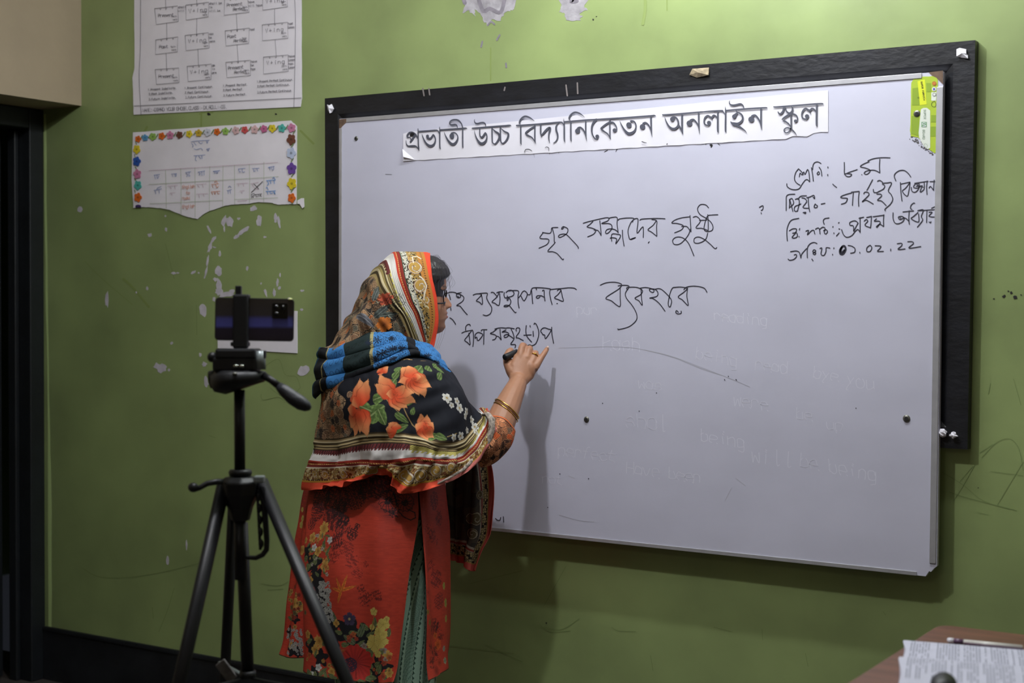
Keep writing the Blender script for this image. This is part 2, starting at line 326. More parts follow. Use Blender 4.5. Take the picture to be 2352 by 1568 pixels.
# torn tape bits on the frame
for nm, pts, m, lb in (('tape_scrap', [(751, 240), (756, 242), (761, 239), (766, 250), (762, 258), (757, 260), (753, 252)], M['paper'], 'white torn tape scrap on the top left corner of the black frame'),
                   ('tape_scrap', [(2197, 113), (2204, 110), (2219, 113), (2219, 123), (2223, 127), (2223, 134), (2207, 132), (2197, 129)], M['paper'], 'white and pink torn tape scrap on the top right corner of the black frame'),
                   ('paper_scrap', [(1583, 172), (1590, 158), (1628, 155), (1627, 172), (1600, 178)], mat('brown_paper', (176, 160, 130), .8, var=.3, scale=80), 'brown crumpled paper scrap stuck on the top rail of the black frame')):
    P = [on_y(x, y, YB-.004-(.004 if i % 2 else 0)) for i, (x, y) in enumerate(pts)]
    c0 = sum(P)/len(P)+np.array([0, -.006, 0]); n = len(P)
    V = P+[c0]+[p+np.array([0, .003, 0]) for p in P]
    o = MB().add(V, [(i, (i+1) % n, n) for i in range(n)]+[tuple(range(2*n, n, -1))]+[(i, i+n+1, (i+1) % n+n+1, (i+1) % n) for i in range(n)]).build(nm, m)
    tag(o, lb, 'scrap')
# crumpled white bits in the lower right of the blackboard
for k, (x, y, r, lb) in enumerate(((2164, 994, .011, 'larger crumpled white paper bit on the lower rail of blackboard, beside whiteboard'), (2190, 999, .009, 'smaller crumpled white paper bit on the lower rail of blackboard, right of the larger'))):
    b = MB(); b.ball((0, 0, 0), (r, r*.7, r*.8), 10, 7); rr = random.Random(k)
    c0 = on_y(x, y, YB-.009)
    b.V = [tuple(c0+np.array(v)*rr.uniform(.6, 1.35)) for v in b.V]
    tag(b.build('paper_bit', M['paper']), lb, 'scrap')

# ------------------------------------------------------------------ whiteboard
YW = -.046; TH = .0145
def WP(x, y, dy=0): return on_y(x, y, YW+dy)
TL, TR, BR, BL = WP(780, 273), WP(2167, 164), WP(2149, 1326), WP(778, 1181)
wb = empty('whiteboard', ((TL+TR+BR+BL)/4)*[1, 0, 1]+np.array([0, YW+TH, -.6]), 'large white marker board with Bengali handwriting, hung over the black frame', 'whiteboard')
def lerp(a, b, t): return a+(b-a)*t
MB().prism([TL, TR, WP(2152, 1300), WP(2146, 1304), WP(2138, 1313), WP(2134, 1311), WP(2126, 1323), BL], (0, TH, 0)).build('panel', M['board'], wb)
def trim(p, q, r, s, a0, a1, dy=-.0025):   # strip between edge p->q and inner edge s->r
    e = np.array([0, dy, 0]); P = [lerp(p, q, a0)+e, lerp(p, q, a1)+e, lerp(s, r, a1)+e, lerp(s, r, a0)+e]
    MB().prism(P, (0, -dy-.0002, 0)).build('aluminium_trim', M['alu'], wb, bevel=.0006)
wx = np.array([.0155, 0, 0]); wz = np.array([0, 0, .0125])
trim(TL, TR, TR-wz, TL-wz, .015, .972); trim(BL, BR, BR+wz*.8, BL+wz*.8, .01, .975)
trim(TR, BR, BR-wx, TR-wx, .03, .972); trim(TL, BL, BL+wx*.7, TL+wx*.7, .024, .99)
for P in ([(779, 274), (799, 272), (795, 281), (785, 291), (779, 301)], [(2133, 166), (2166, 162), (2166, 194), (2150, 178), (2141, 174)]):
    Q = [WP(x, y, -.001) for x, y in P]; MB().prism(Q, (0, .0008, 0)).build('corner_backing', M['brown'], wb)
for x, y, r in ((818, 318, 4.6), (2106, 261, 7.0), (1347, 963, 6), (2082, 961, 7.5)):
    c0 = WP(x, y, -.0009); rr = r/FPX*((c0-CAM)@Fv)
    a = MB(); a.tube([c0+np.array([0, .0008, 0]), c0, c0+np.array([0, -.0016, 0])], [rr*1.15, rr*1.15, rr], 20); s = a.build('screw', M['screw'], wb, True)
    MB().tube([c0+np.array([0, -.0018, 0]), c0+np.array([0, -.0022, 0])], rr*.62, 14).build('screw_recess', M['hole'], s)
ink = Ink(YW-.0007)
R3, s3 = (1760, 330), 5.407
R3T = """410,410 420,365 445,385 465,350 480,380 500,340 515,320 530,360 540,470;400,310 365,360 350,430 370,480 420,515;400,310 440,350 460,385;255,495 260,530 300,560 360,570 410,555 440,510 480,455 510,445 538,472;560,295 575,380 585,465;
575,320 580,270 600,235 640,225 680,245;655,290 680,330 690,400;630,370 650,345 660,370 640,385 632,375;765,285 766,302;763,380 764,398;968,230 970,300 975,370 1040,350 1130,320;970,375 1000,405 1040,405 1060,380 1020,370 972,372;
1278,222 1200,255 1168,285 1230,300 1285,325 1280,355 1245,380 1215,365 1240,340 1290,328 1350,330 1410,360;1410,190 1405,280 1410,360;1260,212 1330,185 1430,172 1538,174;825,500 845,520 873,541;
247,830 248,720 250,655 280,630 355,625;285,800 290,740 290,690 320,800 330,840;290,690 320,680 340,730 325,760 290,790;360,690 400,680 410,740 395,800 385,835 350,830 355,780 400,760 430,745;390,690 430,650 500,645;440,670 480,680 500,720 455,790 530,800;
520,670 525,760 540,845;500,670 540,660 590,640 600,680 580,660;455,855 490,850 485,865 470,860;610,745 600,760 595,790 625,790 635,770 615,757;680,748 730,738;1060,610 1000,625 935,650 930,670 1000,675 1005,690 985,730 930,750;1080,605 1075,680 1070,765;
1055,600 1150,590;1155,590 1145,680 1148,775;1320,445 1270,540 1248,578;1210,620 1225,600 1265,605 1270,640 1190,720 1240,700 1330,748;1330,565 1335,600 1370,605 1400,590 1455,560 1470,520 1440,500;1440,490 1500,485 1555,487 1515,580 1550,630 1570,690 1540,750 1475,810 1480,832;
1370,625 1420,625 1430,650 1380,700 1430,710 1490,768;1380,465 1410,455 1445,478;1610,462 1590,410 1600,370 1650,335 1710,330 1760,365 1795,412;1665,480 1672,600 1685,710;1670,500 1785,475;1785,480 1730,550 1690,590 1750,650 1775,560 1785,480;
1800,540 1810,590 1850,600 1890,560 1900,500 1850,500 1830,540 1880,550 1930,520 1910,600 1960,560 1960,480;1840,490 2010,465;1860,530 1940,520;1870,510 1950,540;2000,460 1990,540 1997,630;2085,450 2080,520 2078,580;2030,470 2118,466;2020,550 2040,530 2075,575;
262,1205 255,1110 265,1030 310,950 405,925;285,1080 330,1055 375,1060 360,1110 320,1160 350,1170 385,1150 375,1105 325,1110;415,1050 410,1070;405,1148 408,1158;490,1085 525,1075 510,1130 560,1080 590,1075 600,1110 605,1120;610,1060 640,1045 660,1060 668,1120;
720,1000 708,960 725,930 780,920;665,1060 700,1035 730,1050 720,1100 740,1120 760,1090 740,1065 710,1080;830,1025 825,1035;838,1105 842,1115;905,975 895,985;900,1055 915,1060;870,1145 905,1105;935,1065 960,1130 1000,1160 1060,1140 1110,1080 1140,1065 1165,1100;
1165,915 1165,1000 1165,1100;1085,1085 1130,1000 1140,985 1100,955 1040,975 1040,1010 1080,1020 1085,1085;1150,925 1210,910;1215,960 1240,940 1260,960 1225,1010 1290,1040;1305,910 1300,1000 1292,1045;1245,915 1310,900;
1370,930 1340,960 1400,960 1415,985 1370,1025 1375,1035 1410,1000 1455,1025;1460,880 1455,950 1458,1025;1325,905 1465,885;1575,855 1575,930 1600,985 1650,990 1700,960 1710,920 1680,900 1640,910 1660,940 1720,920 1770,960;1650,905 1670,925;1775,830 1770,920 1775,1000;1695,845 1830,832;
1845,740 1830,735 1800,760 1790,800 1810,815;1885,850 1830,900 1800,930 1890,970 1890,870;1880,830 1950,820 1925,900 1940,950 1875,1035;1995,830 1990,980;2020,850 2060,850 2020,900 2100,910;2105,790 2100,920;1900,830 2118,815;2020,970 2040,980 2045,965;2050,800 2118,770;
270,1430 290,1445 340,1435 375,1400 370,1375 345,1380;300,1340 370,1330 410,1350 430,1420;430,1420 440,1370 500,1300;510,1415 510,1300 540,1245 590,1225 630,1238;575,1340 590,1315 615,1330 580,1360 600,1375 615,1355 580,1345;565,1430 582,1453;
665,1300 690,1295 680,1370 715,1385 740,1340 745,1290 790,1295;840,1290 838,1302;822,1370 825,1382;1015,1262 1060,1270 1100,1300 1095,1345 1045,1358;1160,1345 1163,1358;1285,1260 1250,1290 1250,1335 1290,1335 1310,1290 1290,1258;1350,1265 1420,1270 1410,1300 1380,1335 1455,1335;
1545,1305 1545,1332;1625,1240 1680,1235 1680,1265 1635,1310 1725,1305;1755,1215 1810,1215 1825,1240 1770,1295 1920,1275;1185,383 1188,386"""
ink.many(S(R3T), 2.15, R3, s3)
ink.many(S("940,1280 915,1320 920,1365 955,1365 985,1310 970,1270 940,1280 925,1330 940,1350 970,1320"), 4.5, R3, s3)
R4T = """232,315 195,370 225,382 285,385 297,410 270,450 185,488;225,310 300,322 325,300 332,260 400,255;335,260 355,340 358,415 365,430 285,520 340,528 390,550 450,615 462,608;440,275 460,265 465,245 445,255 440,275;465,245 505,265 512,295 490,330 430,365 405,358 425,335 490,333 560,400 620,465 630,492;
683,208 760,185 930,147 975,150;795,185 760,220 727,248 780,262 825,285 800,330 733,360;805,285 850,290 885,345;870,178 880,260 885,345;975,150 960,180 890,210 960,210 1000,225 1005,270 960,320 935,315 950,280 1000,270 1050,285 1080,315;975,150 1020,140 1065,145 1065,220 1078,315;
985,375 1020,370 1060,385 1050,438 1105,350 1060,330 1010,330 1000,370 1005,410;1125,285 1130,380 1145,465;1078,175 1090,160 1180,148 1255,155 1220,200 1190,280 1195,350 1215,390 1275,368 1240,378 1215,390;1240,195 1250,165 1295,155 1300,200 1290,318 1340,260 1360,258 1360,370;
1320,175 1350,160 1500,153 1605,157;1505,180 1470,230 1412,280 1450,305 1512,355;1455,165 1510,180 1510,250 1513,355;1428,415 1415,430;1885,135 1800,145 1720,170 1680,205 1740,210 1810,235 1790,280 1712,315;1790,245 1850,245 1890,300;1885,120 1892,210 1897,305;
1892,270 1860,350 1780,435 1710,445 1690,400 1730,365 1800,370 1860,420 1900,500 1930,575;1920,140 1960,132 2000,170 1995,200 1952,260 2020,265 2090,290;1990,175 2075,172;2085,110 2090,200 2090,290;2095,35 2060,0 2000,0 1970,50 2000,110 2065,150 2120,195 2145,250 2130,290 2080,300 2045,280 2050,220 2080,130 2130,115 2200,112;
2085,320 2060,390 1990,430 1935,425 1935,380 1980,362 2040,385 2110,440 2165,492 2188,480;875,905 940,878 1030,870 1100,885 1115,905 1080,950 940,1045 1000,1080 1095,1145 1100,1040 1100,930;1075,912 1150,905 1200,920 1160,990 1170,1050 1240,1140 1285,1230 1280,1300 1200,1370 1090,1402 1072,1395;
1180,960 1180,930 1290,930 1350,965 1330,1010 1265,1050 1310,1080 1348,1130 1340,1050 1335,950;1315,940 1380,930 1440,940 1480,960 1470,985 1440,975 1430,950 1490,950 1525,990 1510,1030 1430,1050 1470,1055 1540,1110 1605,1198;
1490,950 1550,945 1620,1000 1675,1070 1670,1130 1655,1150 1640,1110 1660,1000 1690,935 1725,930;1700,930 1780,925 1850,940 1820,980 1752,1035 1800,1070 1865,1132 1850,1030 1858,935;1815,955 1850,925 1940,915 2040,935 2077,985;1755,1210 1735,1190 1725,1210 1750,1228 1785,1220 1785,1195"""
ink.many(S(R4T), 1.95, (1200, 470), 4.9)
R5T = """190,280 220,265 290,270 330,290 370,300 375,340 340,350 315,320 330,285 390,272;335,325 355,345;375,300 425,340 410,400 320,465 370,475 430,550 480,605;205,300 215,330 228,380;230,500 235,540;215,650 260,680 305,750;
565,310 620,290 690,300 655,350 615,395 660,415 703,450 705,380 690,300;640,290 720,280 780,285 770,350 800,420 845,500 830,580 770,617 715,605;835,270 870,270 910,310 930,340;920,275 960,260 1015,262;960,265 920,340 850,410 890,430 950,465 970,380 965,290;
1035,270 1030,310 1045,350 1080,345 1160,320 1180,280 1150,240 1100,240 1060,270;1080,320 1075,380 1090,385 1100,350 1130,390 1125,440 1080,480 1030,480 1050,462 1110,470 1160,530 1195,570 1212,565;1100,245 1240,245 1240,330 1243,430 1257,505;
1250,350 1280,320 1330,395 1380,300 1345,250 1310,260 1280,310;1380,300 1420,300 1440,230 1450,320 1462,440;1440,230 1470,200 1600,200 1725,215;1510,210 1520,230;1605,245 1630,240 1635,320 1645,400;1640,345 1590,320 1530,320 1515,345 1540,355 1570,335;
1725,215 1715,270 1725,350 1752,452;1730,225 1830,215 1900,210 2000,200 2080,205 2117,228;1830,245 1850,225 1885,235 1840,300 1788,350 1840,375 1918,402 1905,330 1885,240;1820,435 1835,437;395,880 450,855 560,835;455,840 455,790 480,755 515,750 525,775;
540,850 480,930 440,985 480,1020 520,1055 515,980 500,880;560,840 572,900 572,1000 562,1083;595,960 600,900 640,870 680,880 710,910 640,995 620,940 600,960;690,850 700,830 775,828;730,835 728,940 725,1048;890,820 940,805 1000,800 1060,805;920,820 870,860 825,885 880,900 915,925 895,970 857,983;
910,925 950,935 988,983;970,820 975,900 988,983;1060,805 1100,800 1185,815;1060,830 1000,865 1050,860 1100,885 1085,930 1040,945 1035,915 1080,900 1130,930 1180,965;1135,820 1165,880 1180,965 1130,1045 1190,1050 1205,1065 1195,1100;1215,850 1210,820 1230,800 1265,810 1260,860 1210,940 1250,955 1320,992;
1365,765 1358,850 1375,930 1445,1015;1325,912 1440,905;1465,850 1470,930;1420,765 1425,790;1480,750 1490,730 1520,760 1550,850 1545,940 1510,1030 1470,1062;1620,910 1600,880 1580,850 1600,815 1640,800 1700,820 1735,840 1655,960 1640,910 1620,905;1745,790 1750,900 1775,1035"""
ink.many(S(R5T), 2.1, (1000, 630), 6.533)
ink.many(S("1138,1190 1142,1194 1148,1194 1150,1188;1156,1186 1157,1199;1744,476 1752,472 1752,480 1748,483;1748,488 1749,491;1664,871 1665,873;1690,871 1692,873"), 2.0)
for x, y in ((1673, 864), (1384, 926), (1468, 944), (1966, 937), (1508, 902), (1258, 1165), (1352, 1099), (1286, 1088)): ink.disc(x, y, 1.3, 7)
ink.build('marker_writing', M['ink'], wb)
gh = Ink(YW-.00015)
for t, x, y, h, sl in (('reading', 1640, 735, 24, .1), ('Kash', 1385, 800, 30, .08), ('being', 1600, 822, 26, .2), ('read', 1735, 848, 26, .12), ('bye', 1870, 868, 26, .12), ('you', 1945, 885, 30, .15), ('was', 1465, 892, 26, .1), ('were', 1685, 930, 28, .15), ('be', 1830, 962, 26, .12),
                ('shal', 1438, 980, 34, .08), ('being', 1610, 1012, 28, .16), ('perfect', 1282, 1045, 26, .12), ('will', 1725, 1060, 34, .12), ('be being', 1838, 1070, 30, .2), ('Have been', 1440, 1085, 26, .14), ('not', 1245, 1108, 22, .1), ('up', 1900, 985, 26, .1), ('pur', 1325, 720, 22, .05)):
    letter(gh, t, x, y, h*1.0, 1.5, sl, .74, sm=True, jit=.4)
gh.build('faded_writing', M['ghost'], wb)
sm = Ink(YW-.0003)
sm.many(S("1284,799 1340,797 1410,796 1470,801 1540,817 1610,843 1680,870 1722,888;1480,803 1545,820 1615,848 1660,862;1690,1098 1712,1115;1284,1182 1330,1195 1365,1198;1305,1092 1320,1098;1665,1150 1680,1120"), 1.0)
sm.build('smudge', M['smudge'], wb)
# label sticker
stk = plate('sticker', jag([(2093, 190), (2099, 181), (2110, 177), (2147, 174), (2154, 183), (2153, 250), (2152, 345), (2147, 352), (2140, 347), (2128, 338), (2118, 325), (2108, 315), (2092, 313), (2090, 300), (2092, 250)], .6, 3, 3), mat('lime_sticker', (168, 190, 52), .45), wb, YW-.0009, .0007)
zo = (2060, 60); zs_ = 4.9
pl = Ink(YW-.0013)
def zp(pts): return [(zo[0]+x/zs_, zo[1]+y/zs_) for x, y in pts]
pl.poly(zp([(270, 935), (300, 920), (340, 920), (375, 950), (375, 1370), (345, 1385), (300, 1350), (250, 1250), (245, 1200)])); pl.poly(zp([(388, 745), (443, 742), (440, 838), (387, 838)]))
pl.build('label_panel', mat('pale_label', (214, 220, 208), .5), stk)
yp = Ink(YW-.00125); yp.poly(zp([(232, 620), (315, 598), (335, 880), (260, 890)])); yp.build('yellow_band', mat('yellow_green', (214, 222, 40), .5), stk)
dg = Ink(YW-.00125)
for P in ([(175, 700), (240, 690), (255, 890), (172, 890)], [(165, 1010), (250, 1010), (250, 1240), (160, 1210)], [(385, 1000), (452, 1000), (450, 1080), (385, 1080)], [(378, 1130), (448, 1130), (446, 1240), (378, 1240)], [(330, 640), (385, 640), (385, 740), (335, 740)]): dg.poly(zp(P))
dg.build('dark_green_block', mat('leaf_green', (136, 162, 40), .5), stk)
bt = Ink(YW-.0016)
def vtext(ink_, txt, x, y, h, w_, off, sc, tilt=0):      # text running downwards, rotated a quarter turn
    u = h/6
    for ch in txt:
        for d in GL.get(ch, '').split(' '):
            d = d if len(d) % 2 == 0 else d[:-1]
            pts = [(x+(int(d[i+1])-2)*u, y+int(d[i])*u*.9) for i in range(0, len(d), 2)]
            if len(pts) > 1: ink_.stroke(pts, w_, off, sc, smooth=False)
        y += u*5.6; x += tilt*u*5.6
vtext(bt, 'SUPER FORMICA', 268, 622, 18, .75, zo, zs_, .16); vtext(bt, '0.5', 235, 800, 18, .6, zo, zs_)
bt.many(S("420,845 395,860 390,890 410,908 432,905 440,880 432,858 420,845"), .8, zo, zs_)
bt.build('black_lettering', M['blackink'], stk)
gt = Ink(YW-.0016); vtext(gt, 'SUPER', 303, 940, 24, .8, zo, zs_); vtext(gt, 'BOARD', 290, 1168, 24, .8, zo, zs_)
gt.many(S("325,1355 305,1345 318,1320 345,1345 330,1375"), .5, zo, zs_); gt.build('grey_lettering', mat('grey_green_ink', (128, 150, 128), .5), stk)
gs = Ink(YW-.0016); gs.poly(zp([(276, 1078), (336, 1078), (336, 1136), (276, 1136)])); g_ = gs.build('emblem', mat('emblem_green', (110, 156, 110), .5), stk)
ws = Ink(YW-.0019); ws.many(S("325,1092 295,1088 287,1105 300,1110 318,1112 322,1125 290,1128"), 1.3, zo, zs_); ws.build('emblem_letter', M['paper'], g_)
for x, y, r, c_ in ((420, 645, 25, (176, 108, 40)), (418, 708, 23, (225, 225, 225)), (421, 770, 22, (150, 150, 150))):
    q = Ink(YW-.0017); q.disc(zo[0]+x/zs_, zo[1]+y/zs_, r/zs_); o = q.build('round_mark', mat('mark', c_, .5), stk)
    q = Ink(YW-.002); q.disc(zo[0]+x/zs_, zo[1]+y/zs_, r/zs_*.6); q.build('mark_centre', mat('markc', {645: (196, 120, 50), 708: (90, 90, 160), 770: (214, 220, 208)}[y], .5), o)
torn = Ink(YW-.0004)
rr = random.Random(3)
for k in range(46):
    t = rr.random(); x = 2090+52*t+rr.uniform(-4, 4); y = 310+38*t+rr.uniform(-3, 9); torn.poly(blob(x, y, rr.uniform(.8, 3), rr.uniform(.6, 2.4), 0, 7, k, .5))
torn.build('glue_residue', mat('dark_residue', (84, 80, 82), .9), wb)['kind'] = 'stuff'

# ------------------------------------------------------------------ printed banner
YN = YW-.0016
nb = 60; top = [(924+k/nb*(1903-924), 303-k/nb*(303-205)) for k in range(nb+1)]
def bot(x):
    if x < 1820: return 370-(x-924)*(370-318)/(1820-924)+.6*math.sin(x*.13)
    return 314-(x-1820)*.02+1.5*math.sin(x*.7)
Vn = []
for k in range(nb+1):
    x = 926+k/nb*(1902-926); yt = 304-(x-926)*(304-207)/976+ (3 if k == 0 else 0); yb = bot(x)
    if 1862 < x < 1885: yb -= 9
    if x >= 1885: yb = 303
    for j in range(9):
        t = j/8; w_ = .0006*math.sin(x*.045+j)+.0008*(t**2)*math.sin(x*.11)
        Vn.append(on_y(x, yt+(yb-yt)*t, YN-w_*.35-(.0015*t if k < 2 else 0)))
Vn = np.array(Vn); Fn = np.array([(k*9+j, (k+1)*9+j, (k+1)*9+j+1, k*9+j+1) for k in range(nb) for j in range(8)])
bn = mesh_obj('paper_banner', Vn, Fn, M['paper'], None, True)
tag(bn, 'long white paper banner with large printed Bengali heading, taped along top of whiteboard', 'banner')
cu = [on_y(x, y, YN-d_) for x, y, d_ in ((924, 342, .002), (926, 360, .010), (953, 367, .002), (938, 352, .012))]
MB().prism(cu[:3], (0, .0006, 0)).build('curled_corner', M['paper'], bn)
pr = Ink(YN-.0022)
o1, z1 = (910, 220), 9.046
B1 = """452,680,14 455,760,26 460,1000,26 468,1080,28 476,1150,4;235,860,30 232,820,34 270,770,36 330,755,28 390,790,34 430,850,30 458,900,14;235,862,30 270,860,22 290,870,20 300,900,24;400,800,44 350,880,44 295,960,40;
205,930,10 212,1000,20 250,1045,34 320,1045,44 390,1045,40 440,1075,24 472,1130,8;465,742,32 650,728,32 830,715,30 870,735,24 895,790,12;535,800,10 560,870,24 610,970,36 680,1035,52 750,1035,50 800,980,34 815,900,24 795,840,30 770,800,20;
765,810,30 730,870,40 690,890,44 655,870,50 645,835,50;650,835,62;900,640,6 905,720,24 905,1000,26 910,1080,26 925,1112,6;915,708,34 1100,695,34 1300,682,34 1440,672,30 1472,682,6;
995,755,8 1030,840,26 1080,930,40 1150,1000,56 1215,995,54 1270,920,36 1280,850,24 1250,790,24 1200,765,30 1150,785,50;1155,830,100;1160,850,90;1390,1075,6 1382,1040,26 1380,700,26 1375,640,24 1350,570,24 1290,510,36 1220,495,32 1150,510,30 1110,550,20 1115,590,22 1160,605,38 1220,600,40 1260,615,26 1272,665,14;
1625,720,6 1640,800,18 1680,900,34 1740,980,54 1800,990,56 1860,940,44 1885,860,26 1870,790,28 1845,760,20;1845,780,40 1800,850,44 1770,860,40 1740,820,24 1735,680,24;1635,485,6 1622,510,12 1640,560,26 1690,578,36 1760,560,36 1820,560,34 1855,595,24 1860,640,10;
1575,670,8 1610,672,30 1900,648,32 2352,615,34;1990,660,28 1995,930,26 2010,980,24 2040,1000,28 2080,980,34 2130,900,40 2145,840,44 2120,780,40 2060,740,34 2005,690,14;2162,650,28 2168,900,28 2180,960,26 2210,990,30 2260,960,34 2310,890,40 2330,820,40 2320,775,36 2250,740,32 2180,680,12"""
B2 = """0,625,34 100,612,28 128,628,6;235,605,6 270,617,32 600,595,32 900,570,34 1150,548,30 1195,570,24 1225,630,10;320,590,10 300,560,30 320,500,36 370,445,36 430,425,34 510,450,28 570,490,16 612,522,4;325,620,28 328,900,28 330,985,24 345,1015,4;
620,600,26 620,900,26 638,1000,4;625,635,34 540,680,38 450,750,40 420,780,24;440,800,40 480,825,36 550,860,28 600,920,20 636,990,6;740,600,30 742,780,30 765,860,8;745,820,24 780,800,36 830,740,48 890,680,46 930,670,54 925,740,40 910,800,28 910,900,24 932,985,6;
1130,560,14 1090,585,20 1062,640,32 1065,720,38 1090,800,36 1090,880,28 1060,940,24 1005,985,14;1218,470,4 1225,550,22 1230,640,28 1232,900,28 1248,970,4;1238,542,34 1500,520,34 1700,503,34 1900,492,32 2352,465,34;
1355,515,10 1332,470,30 1355,410,36 1410,360,38 1470,342,34 1550,365,28 1610,405,14 1655,445,4;1365,540,28 1368,890,28 1383,948,4;1675,530,28 1678,800,26 1695,940,4;1695,930,6 1670,800,28 1620,700,32 1560,655,36 1510,680,50;1508,730,108;
1900,490,50 1850,540,50 1810,620,40 1800,710,34 1815,800,28 1860,880,28 1900,900,22 1930,880,24;1915,842,78;2175,500,26 2180,850,26 2197,895,4;2175,545,34 2100,590,40 2010,660,36 1985,680,20;2010,700,40 2060,740,30 2130,790,26 2180,870,10;2185,550,40 2250,560,36 2300,620,28 2320,680,22 2310,730,26;2275,715,82"""
B3 = """0,752,34 400,722,34 850,688,34 930,680,30 965,695,4;212,790,6 250,880,26 310,980,40 380,1050,60 450,1050,60 520,1000,44 548,920,28 540,850,28 500,800,34 440,800,44;402,875,112;405,885,108;860,700,34 865,900,30 882,1130,4;880,1110,8 855,970,26 810,880,32 750,830,38 700,850,50;685,915,116;
1100,655,6 1140,668,32 1500,642,34 1900,608,32 1935,605,26 2100,592,34 2330,578,30 2352,585,20;1145,715,8 1180,810,26 1230,900,38 1300,955,50 1370,950,50 1420,900,44 1430,840,36 1410,760,34 1360,715,36 1310,720,50;1305,755,96;1430,880,44 1480,960,36 1525,1080,4;1505,650,36 1508,950,34 1525,1070,4;
1850,620,32 1855,850,28 1868,1060,4;1868,1050,8 1845,900,26 1800,820,34 1740,765,40 1680,785,50;1660,842,122;2235,730,16 2200,690,36 2160,680,40 2130,720,44 2090,710,40 2040,685,36 1990,720,40 1965,790,30 1980,860,30 2040,885,30 2080,870,30;2065,830,84;2110,730,30 2142,785,4;2250,590,34 2248,980,34 2266,1030,4"""
B4 = """0,570,32 140,560,30 190,590,24 220,640,10;222,475,4 230,540,22 232,600,28 228,940,30 243,990,4;245,555,32 600,525,32 1020,500,30 1052,512,4;325,352,4 305,380,14 320,430,26 380,450,36 450,440,36 530,425,36 580,460,28 598,515,10;
440,555,20 465,590,24 520,610,30 565,660,34 572,730,36 530,790,44 470,820,50 400,820,60 350,800,36 332,770,6;405,670,80 440,630,50 470,600,30;402,675,84;380,840,40 450,850,50 540,900,36 620,960,20 655,1012,4;940,520,34 940,800,30 952,945,4;950,940,6 925,800,28 880,710,34 820,650,38 760,670,50;745,732,120;
1195,472,6 1240,485,30 1700,450,32 2140,418,32 2168,436,4;1280,580,20 1300,615,30 1335,620,40 1380,570,40 1395,500,34;1420,490,30 1450,570,28 1510,610,40 1560,570,36 1570,510,30 1550,480,16;1540,620,60 1480,650,40 1400,700,36 1360,735,20;1390,760,36 1440,780,30 1500,830,26 1535,890,16;1540,640,30 1545,910,30;
1570,620,36 1640,650,32 1670,710,24 1660,770,24;1630,765,66;1540,900,24 1500,975,24 1440,1000,22 1400,960,22 1420,915,22 1480,900,26 1560,940,30 1620,1000,20 1655,1062,4;2040,590,16 2010,540,34 1960,515,36 1920,555,44 1880,540,40 1830,515,36 1780,560,36 1755,630,28 1770,700,30 1830,730,30 1870,715,30;1860,670,86;1915,590,24 1943,630,4;2055,435,34 2050,820,34 2067,870,4"""
pr.many(S(B1), 3, o1, z1); pr.many(S(B2), 3, (1160, 220), z1); pr.many(S(B3), 3, (1400, 190), z1); pr.many(S(B4), 3, (1640, 190), 8.711)
pr.build('printed_heading', M['print'], bn)
bp_ = Ink(YN-.0028)
bp_.many(S("300,820,50 330,800,80 365,790,40"), 5, o1, z1); bp_.many(S("400,1170,10 430,1115,14 500,1110,14 560,1145,8;830,1085,8 860,1062,12 905,1080,12 905,1140,6"), 1, (1160, 220), z1); bp_.many(S("670,1220,14 720,1238,14 770,1248,8;1190,1285,16 1200,1262,16"), 1, (1400, 190), z1)
bp_.build('ink_mark', M['blackink'], bn)
bm_ = Ink(YW-.0006)
bm_.many(S("600,1200,6 610,1280,3;925,1180,6 925,1220,4;2060,1165,10 2130,1130,14;2300,1160,10 2330,1105,14;1118,1180,10 1120,1190,10"), 1, (1160, 220), z1); bm_.many(S("2090,1290,30 2120,1300,50 2110,1340,20;2250,1260,14 2295,1300,8;2000,1265,10 2002,1295,6"), 1, (1400, 190), z1)
bm_.many(S("1211,352 1226,346 1243,351;885,400 900,401"), .8); bm_.build('stray_mark', M['hole'], wb)

# ------------------------------------------------------------------ papers on the wall
def paper(name, outline, Y, label, cat, seed, m=None):
    P = jag(outline, .5, 5, seed); V = [on_y(x, y, Y) for x, y in P]
    o = MB().prism(V, (0, .0006, 0)).build(name, m or M['paper'])
    return tag(o, label, cat)
z6, f6 = (290, 0), 5.6
def q6(pts, o=z6): return [(o[0]+x/f6, o[1]+y/f6) for x, y in pts]
M['paper2'] = mat('dim_paper', (238, 234, 240), .8, var=.05, scale=7, bump=.1, bscale=8)
ch = paper('wall_chart', q6([(103, -160), (103, 0), (105, 870), (78, 1000), (88, 1250), (95, 1475), (2245, 1372), (2262, 1250), (2255, 600), (2258, -160)]), -.003, 'hand-drawn white chart of linked boxes on English verb tenses, pinned upper left', 'poster', 4, M['paper2'])
pk = Ink(-.0056)
pk.many(S("185,-100 180,600 165,1000 190,1470;2160,-100 2175,200 2170,800 2155,1380;100,1362 2250,1258"), 1.2, z6, f6)
boxes = [[(365, 110), (660, 75), (670, 275), (385, 315)], [(380, 512), (662, 473), (657, 665), (375, 700)], [(372, 893), (675, 872), (680, 1060), (388, 1085)], [(765, 65), (1060, 28), (1055, 215), (768, 258)], [(757, 455), (1055, 418), (1068, 615), (768, 650)], [(782, 852), (1095, 822), (1090, 1020), (795, 1047)],
 [(1265, -10), (1560, -40), (1580, 155), (1258, 195)], [(1272, 395), (1582, 360), (1575, 555), (1282, 590)], [(1280, 800), (1595, 773), (1600, 968), (1295, 998)], [(1755, -60), (2065, -90), (2075, 85), (1755, 130)], [(1750, 318), (2075, 285), (2080, 490), (1752, 522)], [(1765, 733), (2080, 705), (2085, 915), (1765, 950)]]
words = [['Present'], ['Past'], ['Present'], ['V+ing'], ['V+ing'], ['V+ing'], ['Present', 'Perfect'], ['Past', 'Perfect'], ['Present', 'Perfect'], ['V+ing'], ['V+ing'], ['V+ing']]
